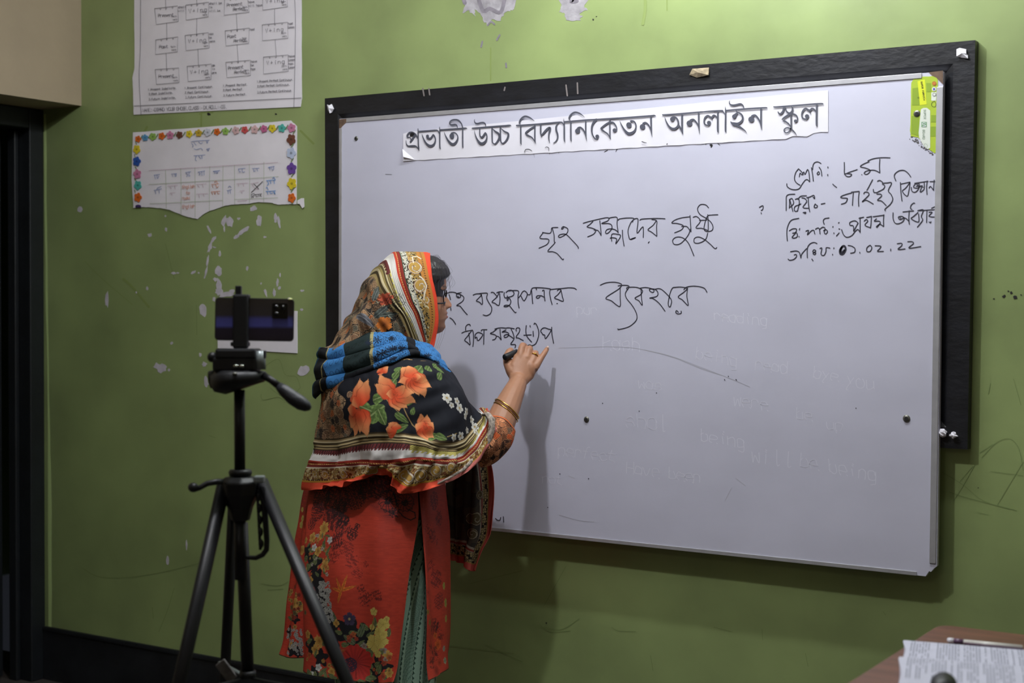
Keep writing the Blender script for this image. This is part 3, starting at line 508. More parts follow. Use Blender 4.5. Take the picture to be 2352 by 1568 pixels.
sides = [['shall', 'will'], [], [], ['shall be', 'is', 'will be'], ['was', 'he', 'were'], ['am', 'is', 'are'], ['shall', 'have', 'will have'], ['had'], ['have', 'he', 'has'], ['have', 'been'], ['had', 'been'], ['have', 'been', 'has', 'been']]
for b_, wd, sd in zip(boxes, words, sides):
    pk.many([b_+[b_[0]]], 1.1, z6, f6, False)
    for t in (.25, .5, .78):
        x, y = b_[0][0]+(b_[1][0]-b_[0][0])*t, b_[0][1]+(b_[1][1]-b_[0][1])*t; pk.many([[(x-8, y+8), (x, y+28), (x+8, y+8)]], 1.0, z6, f6, False)
    x, y = b_[0]
    if wd[0] == 'V+ing': letter(pk, 'V+ing', x+40, y+105, 52, 1.0, -.1, .95, z6, f6)
    elif len(wd) == 2: letter(pk, wd[0], x+30, y+95, 40, 1.0, -.1, .72, z6, f6); letter(pk, wd[1], x+110, y+150, 38, 1.0, -.1, .6, z6, f6)
    else: letter(pk, wd[0], x+45, y+110, 40, 1.0, -.06, .72, z6, f6)
    letter(pk, 'Main', b_[2][0]-85, b_[2][1]-55, 20, .7, -.05, .8, z6, f6); letter(pk, 'verb', b_[2][0]-75, b_[2][1]-15, 20, .7, -.05, .8, z6, f6)
    for k, tx in enumerate(sd): letter(pk, tx, b_[1][0]+8, b_[1][1]+30+k*48, 26, .9, -.05, .8, z6, f6)
pk.many(S("505,-60 508,130;520,300 522,520;512,690 520,910;905,-60 908,75;908,240 905,465;922,635 930,860;1415,175 1428,405;1425,575 1440,805;1908,120 1908,320;1915,515 1930,740"), 1.0, z6, f6)
for x, y, t in ((280, 1165, '1.Present Indefinite.'), (290, 1222, '2.Past Indefinite.'), (290, 1288, '3.Future Indefinite.'), (750, 1145, '1.Present Continuous.'), (755, 1205, '2.Past Continuous.'), (760, 1265, '3.Future Continuous.'),
                (1245, 1115, '1.Present Perfect.'), (1245, 1172, '2.Past Perfect.'), (1250, 1240, '3.Future Perfect.')): letter(pk, t, x, y, 26, .85, -.06, .68, z6, f6)
for x, y, t in ((1680, 1062, '1.Present Perfect Continuous.'), (1685, 1122, '2.Past Perfect Continuous.'), (1685, 1200, '3.Future Perfect Continuous.')): letter(pk, t, x, y, 26, .85, -.06, .62, z6, f6)
letter(pk, 'NAME:-DIPRO YOUB GHOSE,CLASS:-IX,ROLL:-03.', 205, 1438, 42, 1.0, -.045, .62, z6, f6)
pk.build('pencil_drawing', M['pencil'], ch)
z7 = (290, 270)
tt = paper('timetable', q6([(85, 190), (900, 130), (1500, 85), (2120, 38), (2195, 110), (2196, 600), (2190, 1112), (2060, 1112), (1960, 1120), (1860, 1095), (1700, 1085), (1550, 1110), (1400, 1115), (1280, 1130), (1180, 1165), (1060, 1205), (980, 1250), (915, 1305), (800, 1280), (700, 1245), (620, 1215), (560, 1185), (450, 1165), (330, 1155), (200, 1150), (90, 1162), (85, 1050), (68, 800)], z7), -.003, 'torn school timetable sheet bordered with coloured paper flowers, under the tense chart', 'poster', 9, M['paper2'])
cols = {'o': (222, 108, 28), 'b': (96, 160, 204), 'g': (150, 190, 92), 'p': (206, 130, 164), 'n': (112, 66, 48), 'y': (226, 204, 44), 'm': (206, 172, 50), 'w': (208, 210, 220), 'k': (218, 182, 182), 'r': (206, 84, 84), 'q': (196, 104, 146), 't': (84, 182, 170), 'B': (40, 86, 172), 'l': (190, 202, 226), 'v': (110, 74, 160), 'V': (66, 46, 100)}
FLW = """o150,275,42 b240,258,42 g340,245,48 o455,237,46 p562,225,50 n682,222,46 y808,210,46 m930,198,46 w1045,190,50 o1165,182,44 g1275,175,46 k1408,165,50 r1522,157,46 k1650,152,52 q1768,144,48 y1878,138,50 t2000,135,52 p2125,132,56
y133,408,50 B133,562,54 p140,725,54 t147,870,52 o148,1025,52 V152,1137,32 n2120,280,62 l2120,455,64 v2125,655,66 y2128,848,64 o2126,1032,54"""
fm = {k: mat('flower_'+k, v, .75, var=.08, scale=60) for k, v in cols.items()}
fc = {k: mat('flower_centre_'+k, tuple(x*.72 for x in v), .75) for k, v in cols.items()}
for i, t in enumerate(FLW.split()):
    k = t[0]; x, y, r = map(float, t[1:].split(',')); x = z7[0]+x/f6; y = z7[1]+y/f6; r = r/f6; ry = 1.18 if i > 17 else 1.05
    if k == 'V': P = [(x+r*math.cos(a)*1.1, y+(abs(math.sin(a))*-r*.55 if math.sin(a) < 0 else 3)) for a in np.linspace(0, 2*math.pi, 20)[:-1]]
    else: P = [(x+r*(.72+.30*abs(math.cos(2.5*a+i)))*math.cos(a)*.95, y+r*(.72+.30*abs(math.cos(2.5*a+i)))*math.sin(a)*ry) for a in np.linspace(0, 2*math.pi, 41)[:-1]]
    f = MB().prism([on_y(px, py, -.0062) for px, py in P], (0, .0012, 0)).build('paper_flower', fm[k], tt)
    if k != 'V':
        q = Ink(-.0066); q.disc(x, y, r*.26, 9); q.build('flower_centre', fc[k], f)
gr = Ink(-.0058)
gr.many([[(x, y), (x+30/1, y-50)] for x, y in ((180, 275), (285, 260), (380, 258), (495, 252), (610, 240), (728, 235), (868, 220), (975, 210), (1095, 205), (1210, 200), (1325, 185), (1450, 175), (1575, 165), (1700, 160), (1815, 150), (1925, 155), (2050, 145), (2145, 210), (2120, 385), (2120, 568), (2125, 760), (2120, 955), (2130, 1110))], 2.2, z7, f6, False)
gr.many(S("120,310 130,345;105,470 115,515;115,630 135,670;105,780 125,810;105,930 115,960"), 1.8, z7, f6)
gr.build('drawn_leaf', mat('leaf_pencil', (112, 134, 84), .8), tt)
lg = Ink(-.0057)
lg.many(S("290,858 1960,758;300,1105 500,1098 1235,1062;1390,1052 1950,1030;505,680 510,850 515,1165;700,655 705,850 705,1240;882,645 885,850 885,1280;1075,625 1070,850 1068,1205;1245,615 1243,820 1240,1145;1392,605 1395,800 1395,1112;1582,600 1588,800 1585,1100;1770,570 1770,780 1768,1085"), .9, z7, f6, False)
lg.build('table_grid', mat('grid_green', (166, 178, 150), .8), tt)
bl = Ink(-.0057)
bl.many(S("835,310 900,300 1070,290;840,330 860,360 850,380;870,320 900,355;930,310 960,335 980,320;1030,300 1040,330 1050,300;870,400 900,410 960,395 980,420;1030,410 1075,395;1040,400 1050,430 1065,405;870,490 1015,480;900,490 890,540 905,555;930,495 960,530;970,485 975,530;"
 "355,740 430,730;365,745 375,790;395,740 400,785 420,750;580,725 650,720;590,740 600,755;625,725 630,760;640,722 642,755;760,705 830,695;765,715 790,730 775,760;810,700 805,750 820,745;920,700 1010,685;930,705 950,720 935,740;970,695 975,745;1000,690 1000,740;1115,690 1205,680;1120,695 1145,690 1135,720;1160,685 1165,720 1185,685;"
 "1440,660 1530,650;1445,665 1455,700 1470,690;1490,655 1495,700 1525,695;1620,655 1710,650;1635,660 1640,690 1660,680;1680,655 1690,690;1825,640 1905,625;1830,645 1850,640 1845,670;1870,635 1875,670 1895,665 1895,630;"
 "355,935 455,915;370,940 380,980;395,930 400,905 450,885;420,925 425,975;1295,940 1355,925;1310,900 1330,880 1350,900;1310,940 1310,980;1335,935 1340,975"), 1.1, z7, f6)
bl.build('blue_writing', mat('blue_pencil', (120, 138, 186), .8), tt)
b2 = Ink(-.0057)
b2.many(S("1800,810 1920,800;1815,815 1830,850 1810,870;1850,810 1860,850;1880,780 1900,770 1915,800;1900,805 1905,850;1795,950 1920,940;1800,910 1810,895 1825,930;1815,950 1820,985;1850,945 1855,975 1880,970;1900,940 1915,985 1895,960"), 1.5, z7, f6); b2.build('sky_blue_writing', mat('sky_pencil', (104, 150, 206), .8), tt)
orr = Ink(-.0057)
letter(orr, 'English', 722, 912, 40, 1.0, -.05, .58, z7, f6); letter(orr, 'to', 770, 985, 36, 1.0, -.05, .7, z7, f6); letter(orr, 'Model Q', 720, 1055, 36, 1.0, -.05, .58, z7, f6); letter(orr, 'English', 722, 1165, 40, 1.0, -.05, .58, z7, f6)
orr.many(S("1095,860 1190,850;1105,870 1115,900;1130,830 1160,815 1170,850;1150,860 1165,900 1185,880;1090,955 1205,945;1100,960 1110,990;1130,950 1140,985 1150,960;1170,945 1180,980 1200,975"), 1.2, z7, f6); orr.build('orange_writing', mat('orange_pencil', (206, 140, 112), .8), tt)
pkk = Ink(-.0057); pkk.many(S("530,880 660,870;560,890 580,915;620,880 630,920;560,970 630,965;580,975 590,1000;900,860 1030,850;920,870 940,900;980,860 990,900;900,985 1050,975;930,990 940,1025;990,980 1000,1015;1420,850 1560,840;1440,855 1450,885;1500,850 1510,885;1460,945 1520,935;1480,950 1490,975;1600,850 1700,830;1620,860 1650,900 1700,925;1430,1075 1550,1065;290,680 1950,575"), .9, z7, f6); pkk.build('pink_writing', mat('pink_pencil', (196, 168, 182), .8), tt)
bkk = Ink(-.0059); bkk.many(S("1608,962 1680,890 1755,820;1640,850 1670,880 1705,920"), 1.2, z7, f6); bkk.many(S("1612,1030 1608,990 1640,975 1650,995 1620,1010 1640,1030;1655,990 1745,980;1665,990 1670,1015 1690,1010;1700,985 1705,1012;1735,980 1720,1000 1740,1012"), 1.1, z7, f6); bkk.build('black_writing', M['hole'], tt)
tag(plate('tape_flap', [(683, 460), (692, 455), (698, 455), (699, 475), (694, 478), (688, 468), (683, 468)], M['paper2'], None, -.006, .0008), 'small torn tape flap at lower right of the flower timetable', 'scrap')
wp = plate('paper_sheet', jag([(500, 700), (683, 714), (683, 811), (500, 800)], .4, 3, 1), M['paper2'], None, -.003, .001)
tag(wp, 'small blank white paper on the wall behind the phone', 'paper')

# ================================================================== the teacher
def smooth_noise(shape, cells, seed):
    r = np.random.default_rng(seed); g = r.random((cells[0]+3, cells[1]+3))
    y = np.linspace(0, cells[0], shape[0]); x = np.linspace(0, cells[1], shape[1])
    yi = y.astype(int); xi = x.astype(int); yf = (y-yi)[:, None]; xf = (x-xi)[None]
    yf = yf*yf*(3-2*yf); xf = xf*xf*(3-2*xf)
    a = g[yi][:, xi]; b = g[yi][:, xi+1]; c = g[yi+1][:, xi]; d = g[yi+1][:, xi+1]
    return (a*(1-xf)+b*xf)*(1-yf)+(c*(1-xf)+d*xf)*yf
def grid_faces(nv, nu, closed=False):
    i = np.arange(nv-1)[:, None]; j = np.arange(nu if closed else nu-1)[None]; j2 = (j+1) % nu
    return np.stack([i*nu+j, i*nu+j2, (i+1)*nu+j2, (i+1)*nu+j], -1).reshape(-1, 4)
def loft(levels, nu, nv, closed):
    """levels: list of rings of (px,py,depth) control points -> (nv,nu,3) world grid"""
    L = [np.array([at(*p) for p in ring]) for ring in levels]
    R_ = np.array([catmull(r, np.linspace(0, 1, nu, endpoint=not closed), closed) for r in L])
    return catmull(R_, np.linspace(0, 1, nv), False)
def normals(G, closed):
    du = (np.roll(G, -1, 1)-np.roll(G, 1, 1)) if closed else np.gradient(G, axis=1)
    dv = np.gradient(G, axis=0); n = np.cross(du, dv); n /= np.linalg.norm(n, axis=2)[..., None]+1e-12
    return n
class Paint:
    """colours a cloth grid; motifs are stamped in the tangent plane of the cloth"""
    def __init__(s, G, base):
        s.P = G.reshape(-1, 3); s.C = np.array([lin(base)]*len(s.P)) if not isinstance(base, np.ndarray) else base.reshape(-1, 3).copy()
        s.N = normals(G, False).reshape(-1, 3); s.px, s.py, s.z = proj(s.P)
    def frame(s, x, y):
        d = (s.px-x)**2+(s.py-y)**2; k = np.where(d < max(9, d.min()*1.5+1))[0]
        i = k[np.argmin(s.z[k])]; n = s.N[i]; e1 = Rv-n*(Rv@n); e1 /= np.linalg.norm(e1)+1e-9; e2 = np.cross(n, e1)
        if e2@Uv < 0: e2 = -e2
        return i, n, e1, e2
    def local(s, x, y, R, rot=0):
        i, n, e1, e2 = s.frame(x, y); D = s.P-s.P[i]; idx = np.where((np.abs(D) < R*1.3).all(1))[0]; D = D[idx]
        idx = idx[np.abs(D@n) < .045]; D = s.P[idx]-s.P[i]; a, b = D@e1, D@e2; c, q = math.cos(rot), math.sin(rot)
        return idx, a*c+b*q, -a*q+b*c
    def put(s, idx, m, col, al=1.0):
        k = idx[m]; a = al if np.isscalar(al) else al[m][:, None]; c = np.array(col)
        s.C[k] = s.C[k]*(1-a)+(c if c.ndim == 1 else c[m])*a
    def flower(s, x, y, r, n=6, ca=(236, 150, 84), cb=(198, 74, 36), rot=0, deep=.34, cc=None, asp=1.0):
        R = r/850; idx, a, b = s.local(x, y, R*1.1, rot)
        if len(idx) == 0: return
        b = b/asp; rho = np.hypot(a, b)/R; th = np.arctan2(b, a); ph = n*th/2
        rim = 1-deep+deep*np.abs(np.cos(ph))**.7+.05*np.sin(th*n*3+x); m = rho < rim
        t = np.clip(rho/rim, 0, 1)[:, None]; st = (.5+.5*np.sin(th*n*4+rho*4))[:, None]
        col = np.array(lin(ca))*t**.8+np.array(lin(cb))*(1-t**.8); col = col*(1-.30*st*(1-t*.3)); edge = (np.abs(np.cos(ph)) < .12)[:, None]*(rho < rim*.95)[:, None]
        col = col*(1-.45*edge); s.put(idx, m, col)
        if cc: s.put(idx, rho < .2, lin(cc))
    def leaf(s, x, y, L, wd, rot, col=(84, 108, 54), hi=(156, 172, 112)):
        R = L/850; idx, a, b = s.local(x, y, R*1.1, rot); W = wd/850
        w_ = W*np.sqrt(np.clip(1-(a/R)**2, 0, 1))*(1-.35*a/R); m = (np.abs(b) < w_) & (np.abs(a) < R)
        t = np.clip(np.abs(b)/(W+1e-9), 0, 1)[:, None]; mo_ = (.5+.5*np.sin(a*420+x)*np.sin(b*520+y))[:, None]; c = np.array(lin(col))*(.45+.5*t+.35*mo_)+np.array(lin(hi))*.22*(t > .6)*mo_; c = np.where((np.abs(b) < W*.1)[:, None], np.array(lin(hi))*.6, c)
        s.put(idx, m, c)
    def petal(s, x0, y0, x1, y1, w, ca=(236, 170, 112), cb=(206, 72, 34)):
        L = math.hypot(x1-x0, y1-y0)*1.25; W = w/850/2; R = L/850; ang = math.atan2(-(y1-y0), x1-x0); idx, a, b = s.local((x0+x1)/2, (y0+y1)/2, max(R, W*2)*.62, ang)
        if len(idx) == 0: return
        t = a/R+.5; b = b+.0012*np.sin(a*260+x0); ws = W*np.sin(np.clip(t, 0, 1)**.75*math.pi*.93+.16)*(1+.10*np.sin(b*2400+y0)*(t > .75)); m = (t > 0) & (t < 1+.05*np.sin(b*1500+x1)) & (np.abs(b) < ws)
        e = np.abs(b)/(ws+1e-9); v = .5+.5*np.sin(b*2600+3*np.sin(a*120)); k = np.clip(t*1.35-.38+.30*(v-.5), 0, 1)[:, None]
        col = np.array(lin(cb))*(1-k)+np.array(lin(ca))*k; col = col*(1-.25*v*(1-t*.4))[:, None]; col = np.where((e > .86)[:, None], col*.62, col); s.put(idx, m, col)
    def line(s, pts, w, col, al=1.0):
        """polyline through photo points, drawn on the cloth"""
        for (x0, y0), (x1, y1) in zip(pts[:-1], pts[1:]):
            L = math.hypot(x1-x0, y1-y0); xm, ym = (x0+x1)/2, (y0+y1)/2
            idx, a, b = s.local(xm, ym, (L/2+w+1)/850); i0 = s.frame(x0, y0)[0]; i1 = s.frame(x1, y1)[0]
            P0, P1 = s.P[i0], s.P[i1]; d = P1-P0; q = s.P[idx]-P0; t = np.clip(q@d/(d@d+1e-12), 0, 1); dist = np.linalg.norm(q-t[:, None]*d, axis=1)
            s.put(idx, dist < w/2/850, lin(col), al)
    def blotch(s, x, y, r, col, seed, al=.8, dens=.5):
        R = r/850; idx, a, b = s.local(x, y, R); q = np.hypot(a, b)/R
        rr = np.random.default_rng(int(seed*7)+1); f = np.zeros(len(a))
        for k in range(14):
            fr = rr.uniform(250, 1700); an = rr.uniform(0, 6.28); f += np.sin((a*math.cos(an)+b*math.sin(an))*fr+rr.uniform(0, 6))*(300/fr)**.35
        f /= 2.2; s.put(idx, (f > (1-dens)*2.2*q-.55) & (q < 1), lin(col), al)
    def paisley(s, x, y, r, rot, flip=1, hi=(214, 204, 182), dk=(104, 52, 34), fill=(176, 140, 68)):
        R = r/850; idx, a, b = s.local(x, y, R*1.25, rot); b = b*flip; rho = np.hypot(a, b)/R; th = np.arctan2(b, a)
        body = rho < .95; s.put(idx, body, lin(fill))
        for k, (cw, cc) in enumerate(((.085, dk), (.05, hi))):
            sp = np.mod(th/(2*math.pi)-rho*1.25, 1); d = np.minimum(sp, 1-sp)/1.25; s.put(idx, (d < cw+.02) & (rho < .98) & (rho > .1), lin(cc))
        s.put(idx, (np.abs(rho-.97) < .05), lin(dk)); s.put(idx, (np.abs(rho-.90) < .035), lin(hi))
        sp = np.mod(th/(2*math.pi)-rho*1.25, 1); s.put(idx, (np.minimum(sp, 1-sp) < .022) & (np.mod(th*5, 1) < .4) & (rho < .9), lin((30, 24, 22)))
def worley(U, V, sc, seed):
    """cell distances F1, F2 and a random value per cell, in surface metres"""
    x, y = U*sc, V*sc; xi, yi = np.floor(x).astype(int), np.floor(y).astype(int); F1 = np.full(x.shape, 9.); F2 = F1.copy(); ID = np.zeros(x.shape)
    for dx in (-1, 0, 1):
        for dy in (-1, 0, 1):
            cx, cy = xi+dx, yi+dy; h = np.sin(cx*127.1+cy*311.7+seed)*43758.5; r1 = h-np.floor(h); h2 = np.sin(cx*269.5+cy*183.3+seed)*43758.5; r2 = h2-np.floor(h2)
            d = np.hypot(cx+.15+.7*r1-x, cy+.15+.7*r2-y); nw = d < F1; F2 = np.where(nw, F1, np.minimum(F2, d)); ID = np.where(nw, r1*r2*7 % 1, ID); F1 = np.where(nw, d, F1)
    return F1, F2, ID
def tapestry(U, V, seed=0):
    F1, F2, ID = worley(U, V, 42, seed); pal = np.array([lin(c) for c in ((150, 116, 84), (110, 84, 62), (176, 146, 112), (58, 48, 42), (160, 92, 52), (96, 92, 78), (136, 108, 80), (44, 38, 34))])
    C = pal[(ID*7.99).astype(int)]; g1, g2, gi = worley(U+.3, V, 150, seed+4); C = C*np.where((g2-g1) < .16, .42, 1.08)[..., None]
    C = np.where(((F2-F1) < .09)[..., None], np.array(lin((34, 26, 22))), C); C = np.where((((F2-F1) > .09) & ((F2-F1) < .16))[..., None], np.array(lin((178, 150, 116))), C)
    return C
def arcs(G):
    du = np.linalg.norm(np.diff(G, axis=1), axis=2); S_ = np.concatenate([np.zeros((G.shape[0], 1)), np.cumsum(du, 1)], 1)
    dv = np.linalg.norm(np.diff(G, axis=0), axis=2); T_ = np.concatenate([np.zeros((1, G.shape[1])), np.cumsum(dv, 0)], 0)
    return S_, T_
def stripes(x, cols): return np.array([lin(c) for c in cols])[np.clip((x*len(cols)).astype(int), 0, len(cols)-1)]
def cloth(name, G, C, closed, m, parent, label=None, thick=.0014):
    nv, nu = G.shape[:2]; o = mesh_obj(name, G.reshape(-1, 3), grid_faces(nv, nu, closed), m, parent, True, C)
    if thick: q = o.modifiers.new('s', 'SOLIDIFY'); q.thickness = thick; q.offset = 0
    if label: o['label'] = label
    return o
M['cloth'] = mat('printed_cloth', (128, 128, 128), .82, attr='Col', var=.10, scale=500, bump=.12, bscale=700, spec=.25)
M['cloth_satin'] = mat('printed_silky_cloth', (128, 128, 128), .62, attr='Col', var=.10, scale=400, bump=.1, bscale=600, spec=.35)

foot = at(885, 1860, 3.97); foot[2] = 0
T = empty('person', foot, 'person in a patterned headscarf and red floral tunic, writing on the whiteboard', 'person')

# ---- body: tubes and shells merged into one skin
body = MB()
def tub(pts, rad, seg=16, flat=1.0): body.tube([at(*p) if len(p) == 3 and p[0] > 50 else p for p in pts], rad, seg, flat)
# torso
def slab(levels, seg=28):
    V = []
    for (px, py, z, w_, t_) in levels:
        c0 = at(px, py, z); f = np.array([.50, .866, 0]); r_ = np.array([.866, -.50, 0])
        for k in range(seg):
            a = 2*math.pi*k/seg; V.append(c0+r_*w_*math.cos(a)+f*t_*math.sin(a))
    n = len(levels); F = [(i*seg+k, i*seg+(k+1) % seg, (i+1)*seg+(k+1) % seg, (i+1)*seg+k) for i in range(n-1) for k in range(seg)]
    F += [tuple(range(seg-1, -1, -1)), tuple((n-1)*seg+k for k in range(seg))]; body.add(V, F)
slab([(905, 838, 3.985, .06, .055), (900, 858, 3.985, .15, .075), (890, 900, 3.98, .165, .10), (882, 960, 3.97, .155, .115), (878, 1030, 3.975, .13, .10), (872, 1090, 3.985, .13, .10), (868, 1160, 3.985, .14, .105), (868, 1220, 3.985, .14, .105), (870, 1260, 3.975, .12, .09)])
# legs and feet
for px, z, dy in ((930, 3.895, 0), (841, 4.015, 0)):
    k = at(px, 1500, z); hip = at(px*.6+870*.4, 1215, z*.5+3.985*.5); an = np.array([k[0], k[1], .075])
    body.tube([hip, hip*.5+k*.5, k, k*.55+an*.45+np.array([-.012, -.02, 0]), an], [.055, .058, .050, .050, .036], 16)
    fd = np.array([.50, .866, 0]); body.tube([an+np.array([0, 0, -.02])-fd*.04, an-np.array([0, 0, .035])+fd*.05, an-np.array([0, 0, .05])+fd*.15], [.036, .036, .022], 14)
# left arm, hidden, hanging and bent forward
tub([(862, 862, 4.11), (856, 940, 4.16), (870, 1010, 4.2)], [.048, .043, .038]); tub([(870, 1010, 4.2), (940, 1040, 4.17), (1010, 1058, 4.13)], [.038, .032, .025])
tub([(1008, 1058, 4.13), (1040, 1066, 4.11)], [.026, .03], 12, .55)
for k in range(4): tub([(1036, 1058+k*6, 4.105+k*.004), (1058, 1064+k*7, 4.10), (1064, 1078+k*6, 4.10)], [.0085, .008, .0065], 10)
# right arm
tub([(950, 872, 3.905), (1000, 925, 3.91), (1066, 984, 3.92), (1135, 1020, 3.948)], [.050, .043, .040, .036])
tub([(1137, 1017, 3.945), (1143, 985, 3.96), (1160, 945, 3.99), (1178, 905, 4.03), (1190, 879, 4.06)], [.040, .0425, .0385, .031, .0255])
body.ball(at(950, 872, 3.90), .055); body.ball(at(1137, 1016, 3.944), .041)
# right hand (offsets in the 5.227x hand crop)
def h_(x, y, z): return at(1040+x/5.227, 760+y/5.227, z)
hw = [(778, 610, 4.063, .0255), (800, 560, 4.072, .030), (830, 500, 4.08, .036), (850, 430, 4.088, .0385), (880, 360, 4.096, .038), (900, 320, 4.102, .034)]
V = []; seg = 20
for x, y, z, w_ in hw:
    c0 = h_(x, y, z); ax = (h_(900, 320, 4.102)-h_(778, 610, 4.063)); ax /= np.linalg.norm(ax); sd = Rv+Uv*(-.45)+Fv*.12; sd -= ax*(sd@ax); sd /= np.linalg.norm(sd); nn = np.cross(sd, ax)
    for k in range(seg): a = 2*math.pi*k/seg; V.append(c0+sd*w_*math.cos(a)+nn*.0165*math.sin(a))
body.add(V, [(i*seg+k, i*seg+(k+1) % seg, (i+1)*seg+(k+1) % seg, (i+1)*seg+k) for i in range(len(hw)-1) for k in range(seg)]+[tuple(range(seg-1, -1, -1)), tuple((len(hw)-1)*seg+k for k in range(seg))])
body.ball(h_(780, 605, 4.064), (.026, .024, .026))
# index, middle, ring curled over the marker; little finger out straight; thumb on the left
body.tube([h_(800, 370, 4.088), h_(812, 290, 4.094), h_(828, 200, 4.103), h_(838, 172, 4.113), h_(856, 176, 4.128), h_(880, 200, 4.140), h_(905, 215, 4.147)], [.0125, .0118, .0100, .0092, .0088, .0082, .0068], 14)
body.tube([h_(870, 380, 4.090), h_(890, 310, 4.096), h_(915, 225, 4.105), h_(925, 208, 4.115), h_(930, 225, 4.130), h_(925, 262, 4.140), h_(910, 290, 4.145)], [.0128, .0120, .0100, .0092, .0088, .0080, .0068], 14)
body.tube([h_(930, 410, 4.090), h_(962, 350, 4.096), h_(990, 280, 4.104), h_(996, 264, 4.113), h_(990, 285, 4.127), h_(972, 320, 4.135), h_(950, 345, 4.138)], [.0120, .0112, .0094, .0088, .0084, .0076, .0064], 14)
body.tube([h_(975, 450, 4.088), h_(1020, 385, 4.094), h_(1066, 315, 4.104), h_(1098, 268, 4.112), h_(1125, 225, 4.122), h_(1136, 203, 4.127)], [.0118, .0104, .0085, .0078, .0070, .0054], 14)
body.tube([h_(770, 560, 4.075), h_(710, 470, 4.086), h_(662, 380, 4.098), h_(650, 310, 4.108), h_(680, 250, 4.118), h_(712, 222, 4.126)], [.0200, .0185, .0140, .0118, .0110, .0082], 14)
body.ball(h_(735, 470, 4.083), (.017, .015, .026)); body.ball(h_(925, 470, 4.084), (.016, .013, .026))
for x, y, z in ((806, 318, 4.0925), (884, 322, 4.093), (948, 372, 4.092), (1000, 412, 4.091)): body.ball(h_(x, y, z), (.0118, .0118, .0118))
# head and neck
ALF = math.radians(20); HF = math.cos(ALF)*Rv+math.sin(ALF)*Fv; HF[2] = 0; HF /= np.linalg.norm(HF); HS = np.cross(HF, [0, 0, 1]); HC = at(946, 680, 4.035)
def H(f, s_, u): return HC+HF*f+HS*s_+np.array([0, 0, u])
tub([(905, 850, 3.99), (918, 800, 4.0), (935, 750, 4.02), (942, 715, 4.03)], [.058, .052, .050, .055])
prof = [(-.112, .02, .055, .02), (-.106, .066, .058, .034), (-.098, .086, .064, .044), (-.085, .093, .07, .052), (-.075, .0925, .078, .057), (-.062, .0965, .084, .061), (-.048, .0955, .09, .064), (-.036, .093, .095, .067), (-.022, .089, .10, .069), (-.008, .087, .102, .071), (.006, .087, .103, .0725), (.018, .0925, .103, .073), (.035, .0955, .10, .0735), (.055, .0945, .094, .072), (.075, .090, .084, .066), (.090, .078, .068, .056), (.103, .055, .045, .038), (.111, .015, .015, .012)]
PA = np.array(prof); us = np.linspace(-.112, .112, 90); nth = 120; HV = []
def itp(k, u): return np.interp(u, PA[:, 0], PA[:, k])
for u in us:
    f0, b0, w0 = itp(1, u), itp(2, u), itp(3, u)
    for k in range(nth):
        t = 2*math.pi*k/nth-math.pi; c_, s_ = math.cos(t), math.sin(t); p_ = .86 if c_ > 0 else 1
        fr = (f0 if c_ > 0 else b0)*math.copysign(abs(c_)**p_, c_); sw = w0*math.copysign(abs(s_)**.92, s_)
        if u > .02: sw *= 1
        if c_ > 0:
            g = lambda s0, u0, ws, wu: math.exp(-((sw-s0)/ws)**2-((u-u0)/wu)**2)
            fr += .0265*math.exp(-(sw/(.0075+.010*max(0, -(u-.004))/.03))**2)*np.interp(u, [-.040, -.034, -.029, -.022, -.010, .004, .016], [0, .25, .85, 1.0, .78, .42, .0])
            fr += .007*(g(.013, -.029, .006, .007)+g(-.013, -.029, .006, .007))
            fr += .0075*math.exp(-(sw/.022)**2)*math.exp(-((u+.0455)/.0048)**2)+.0085*math.exp(-(sw/.019)**2)*math.exp(-((u+.0570)/.0050)**2)-.003*math.exp(-(sw/.024)**2)*math.exp(-((u+.0512)/.0018)**2)
            fr += -.0085*(g(.031, .006, .014, .011)+g(-.031, .006, .014, .011))+.005*(g(.031, .022, .02, .006)+g(-.031, .022, .02, .006))
            fr += .004*math.exp(-(sw/.016)**2)*math.exp(-((u+.086)/.010)**2)-.003*math.exp(-(sw/.02)**2)*math.exp(-((u+.068)/.005)**2)
            fr += .004*(g(.045, -.03, .02, .022)+g(-.045, -.03, .02, .022))
        HV.append(H(fr, sw, u))
body.add(HV, [(i*nth+k, i*nth+(k+1) % nth, (i+1)*nth+(k+1) % nth, (i+1)*nth+k) for i in range(len(us)-1) for k in range(nth)]+[tuple(range(nth-1, -1, -1)), tuple((len(us)-1)*nth+k for k in range(nth))])
for s_ in (1, -1):   # ears
    body.tube([H(-.012, s_*.074, -.028), H(-.018, s_*.080, -.005), H(-.016, s_*.081, .018)], [.007, .011, .009], 10)
tmp = bpy.data.meshes.new('t'); tmp.from_pydata([tuple(np.array(v)-foot) for v in body.V], [], body.F); tmp.update()
bm = bmesh.new(); bm.from_mesh(tmp); bmesh.ops.recalc_face_normals(bm, faces=bm.faces); bm.to_mesh(tmp); bm.free()
to_ = bpy.data.objects.new('t', tmp); COL.objects.link(to_)
rm = to_.modifiers.new('r', 'REMESH'); rm.mode = 'VOXEL'; rm.voxel_size = .0024; rm.use_smooth_shade = True
smm = to_.modifiers.new('s', 'SMOOTH'); smm.factor = .5; smm.iterations = 3
dg_ = bpy.context.evaluated_depsgraph_get(); bme = bpy.data.meshes.new_from_object(to_.evaluated_get(dg_)); bpy.data.objects.remove(to_)
bme.name = 'body'; nvb = len(bme.vertices); co = np.zeros(nvb*3, np.float32); bme.vertices.foreach_get('co', co); co = co.reshape(-1, 3)+foot
skin = np.array([lin((160, 114, 86))]*nvb); q = co-HC; hf, hs, hu = q@HF, q@HS, q[:, 2]; face = (np.abs(q) < .14).all(1) & (hf > .0)
def tint(m, c, a): skin[m] = skin[m]*(1-a[m][:, None])+np.array(lin(c))*a[m][:, None]
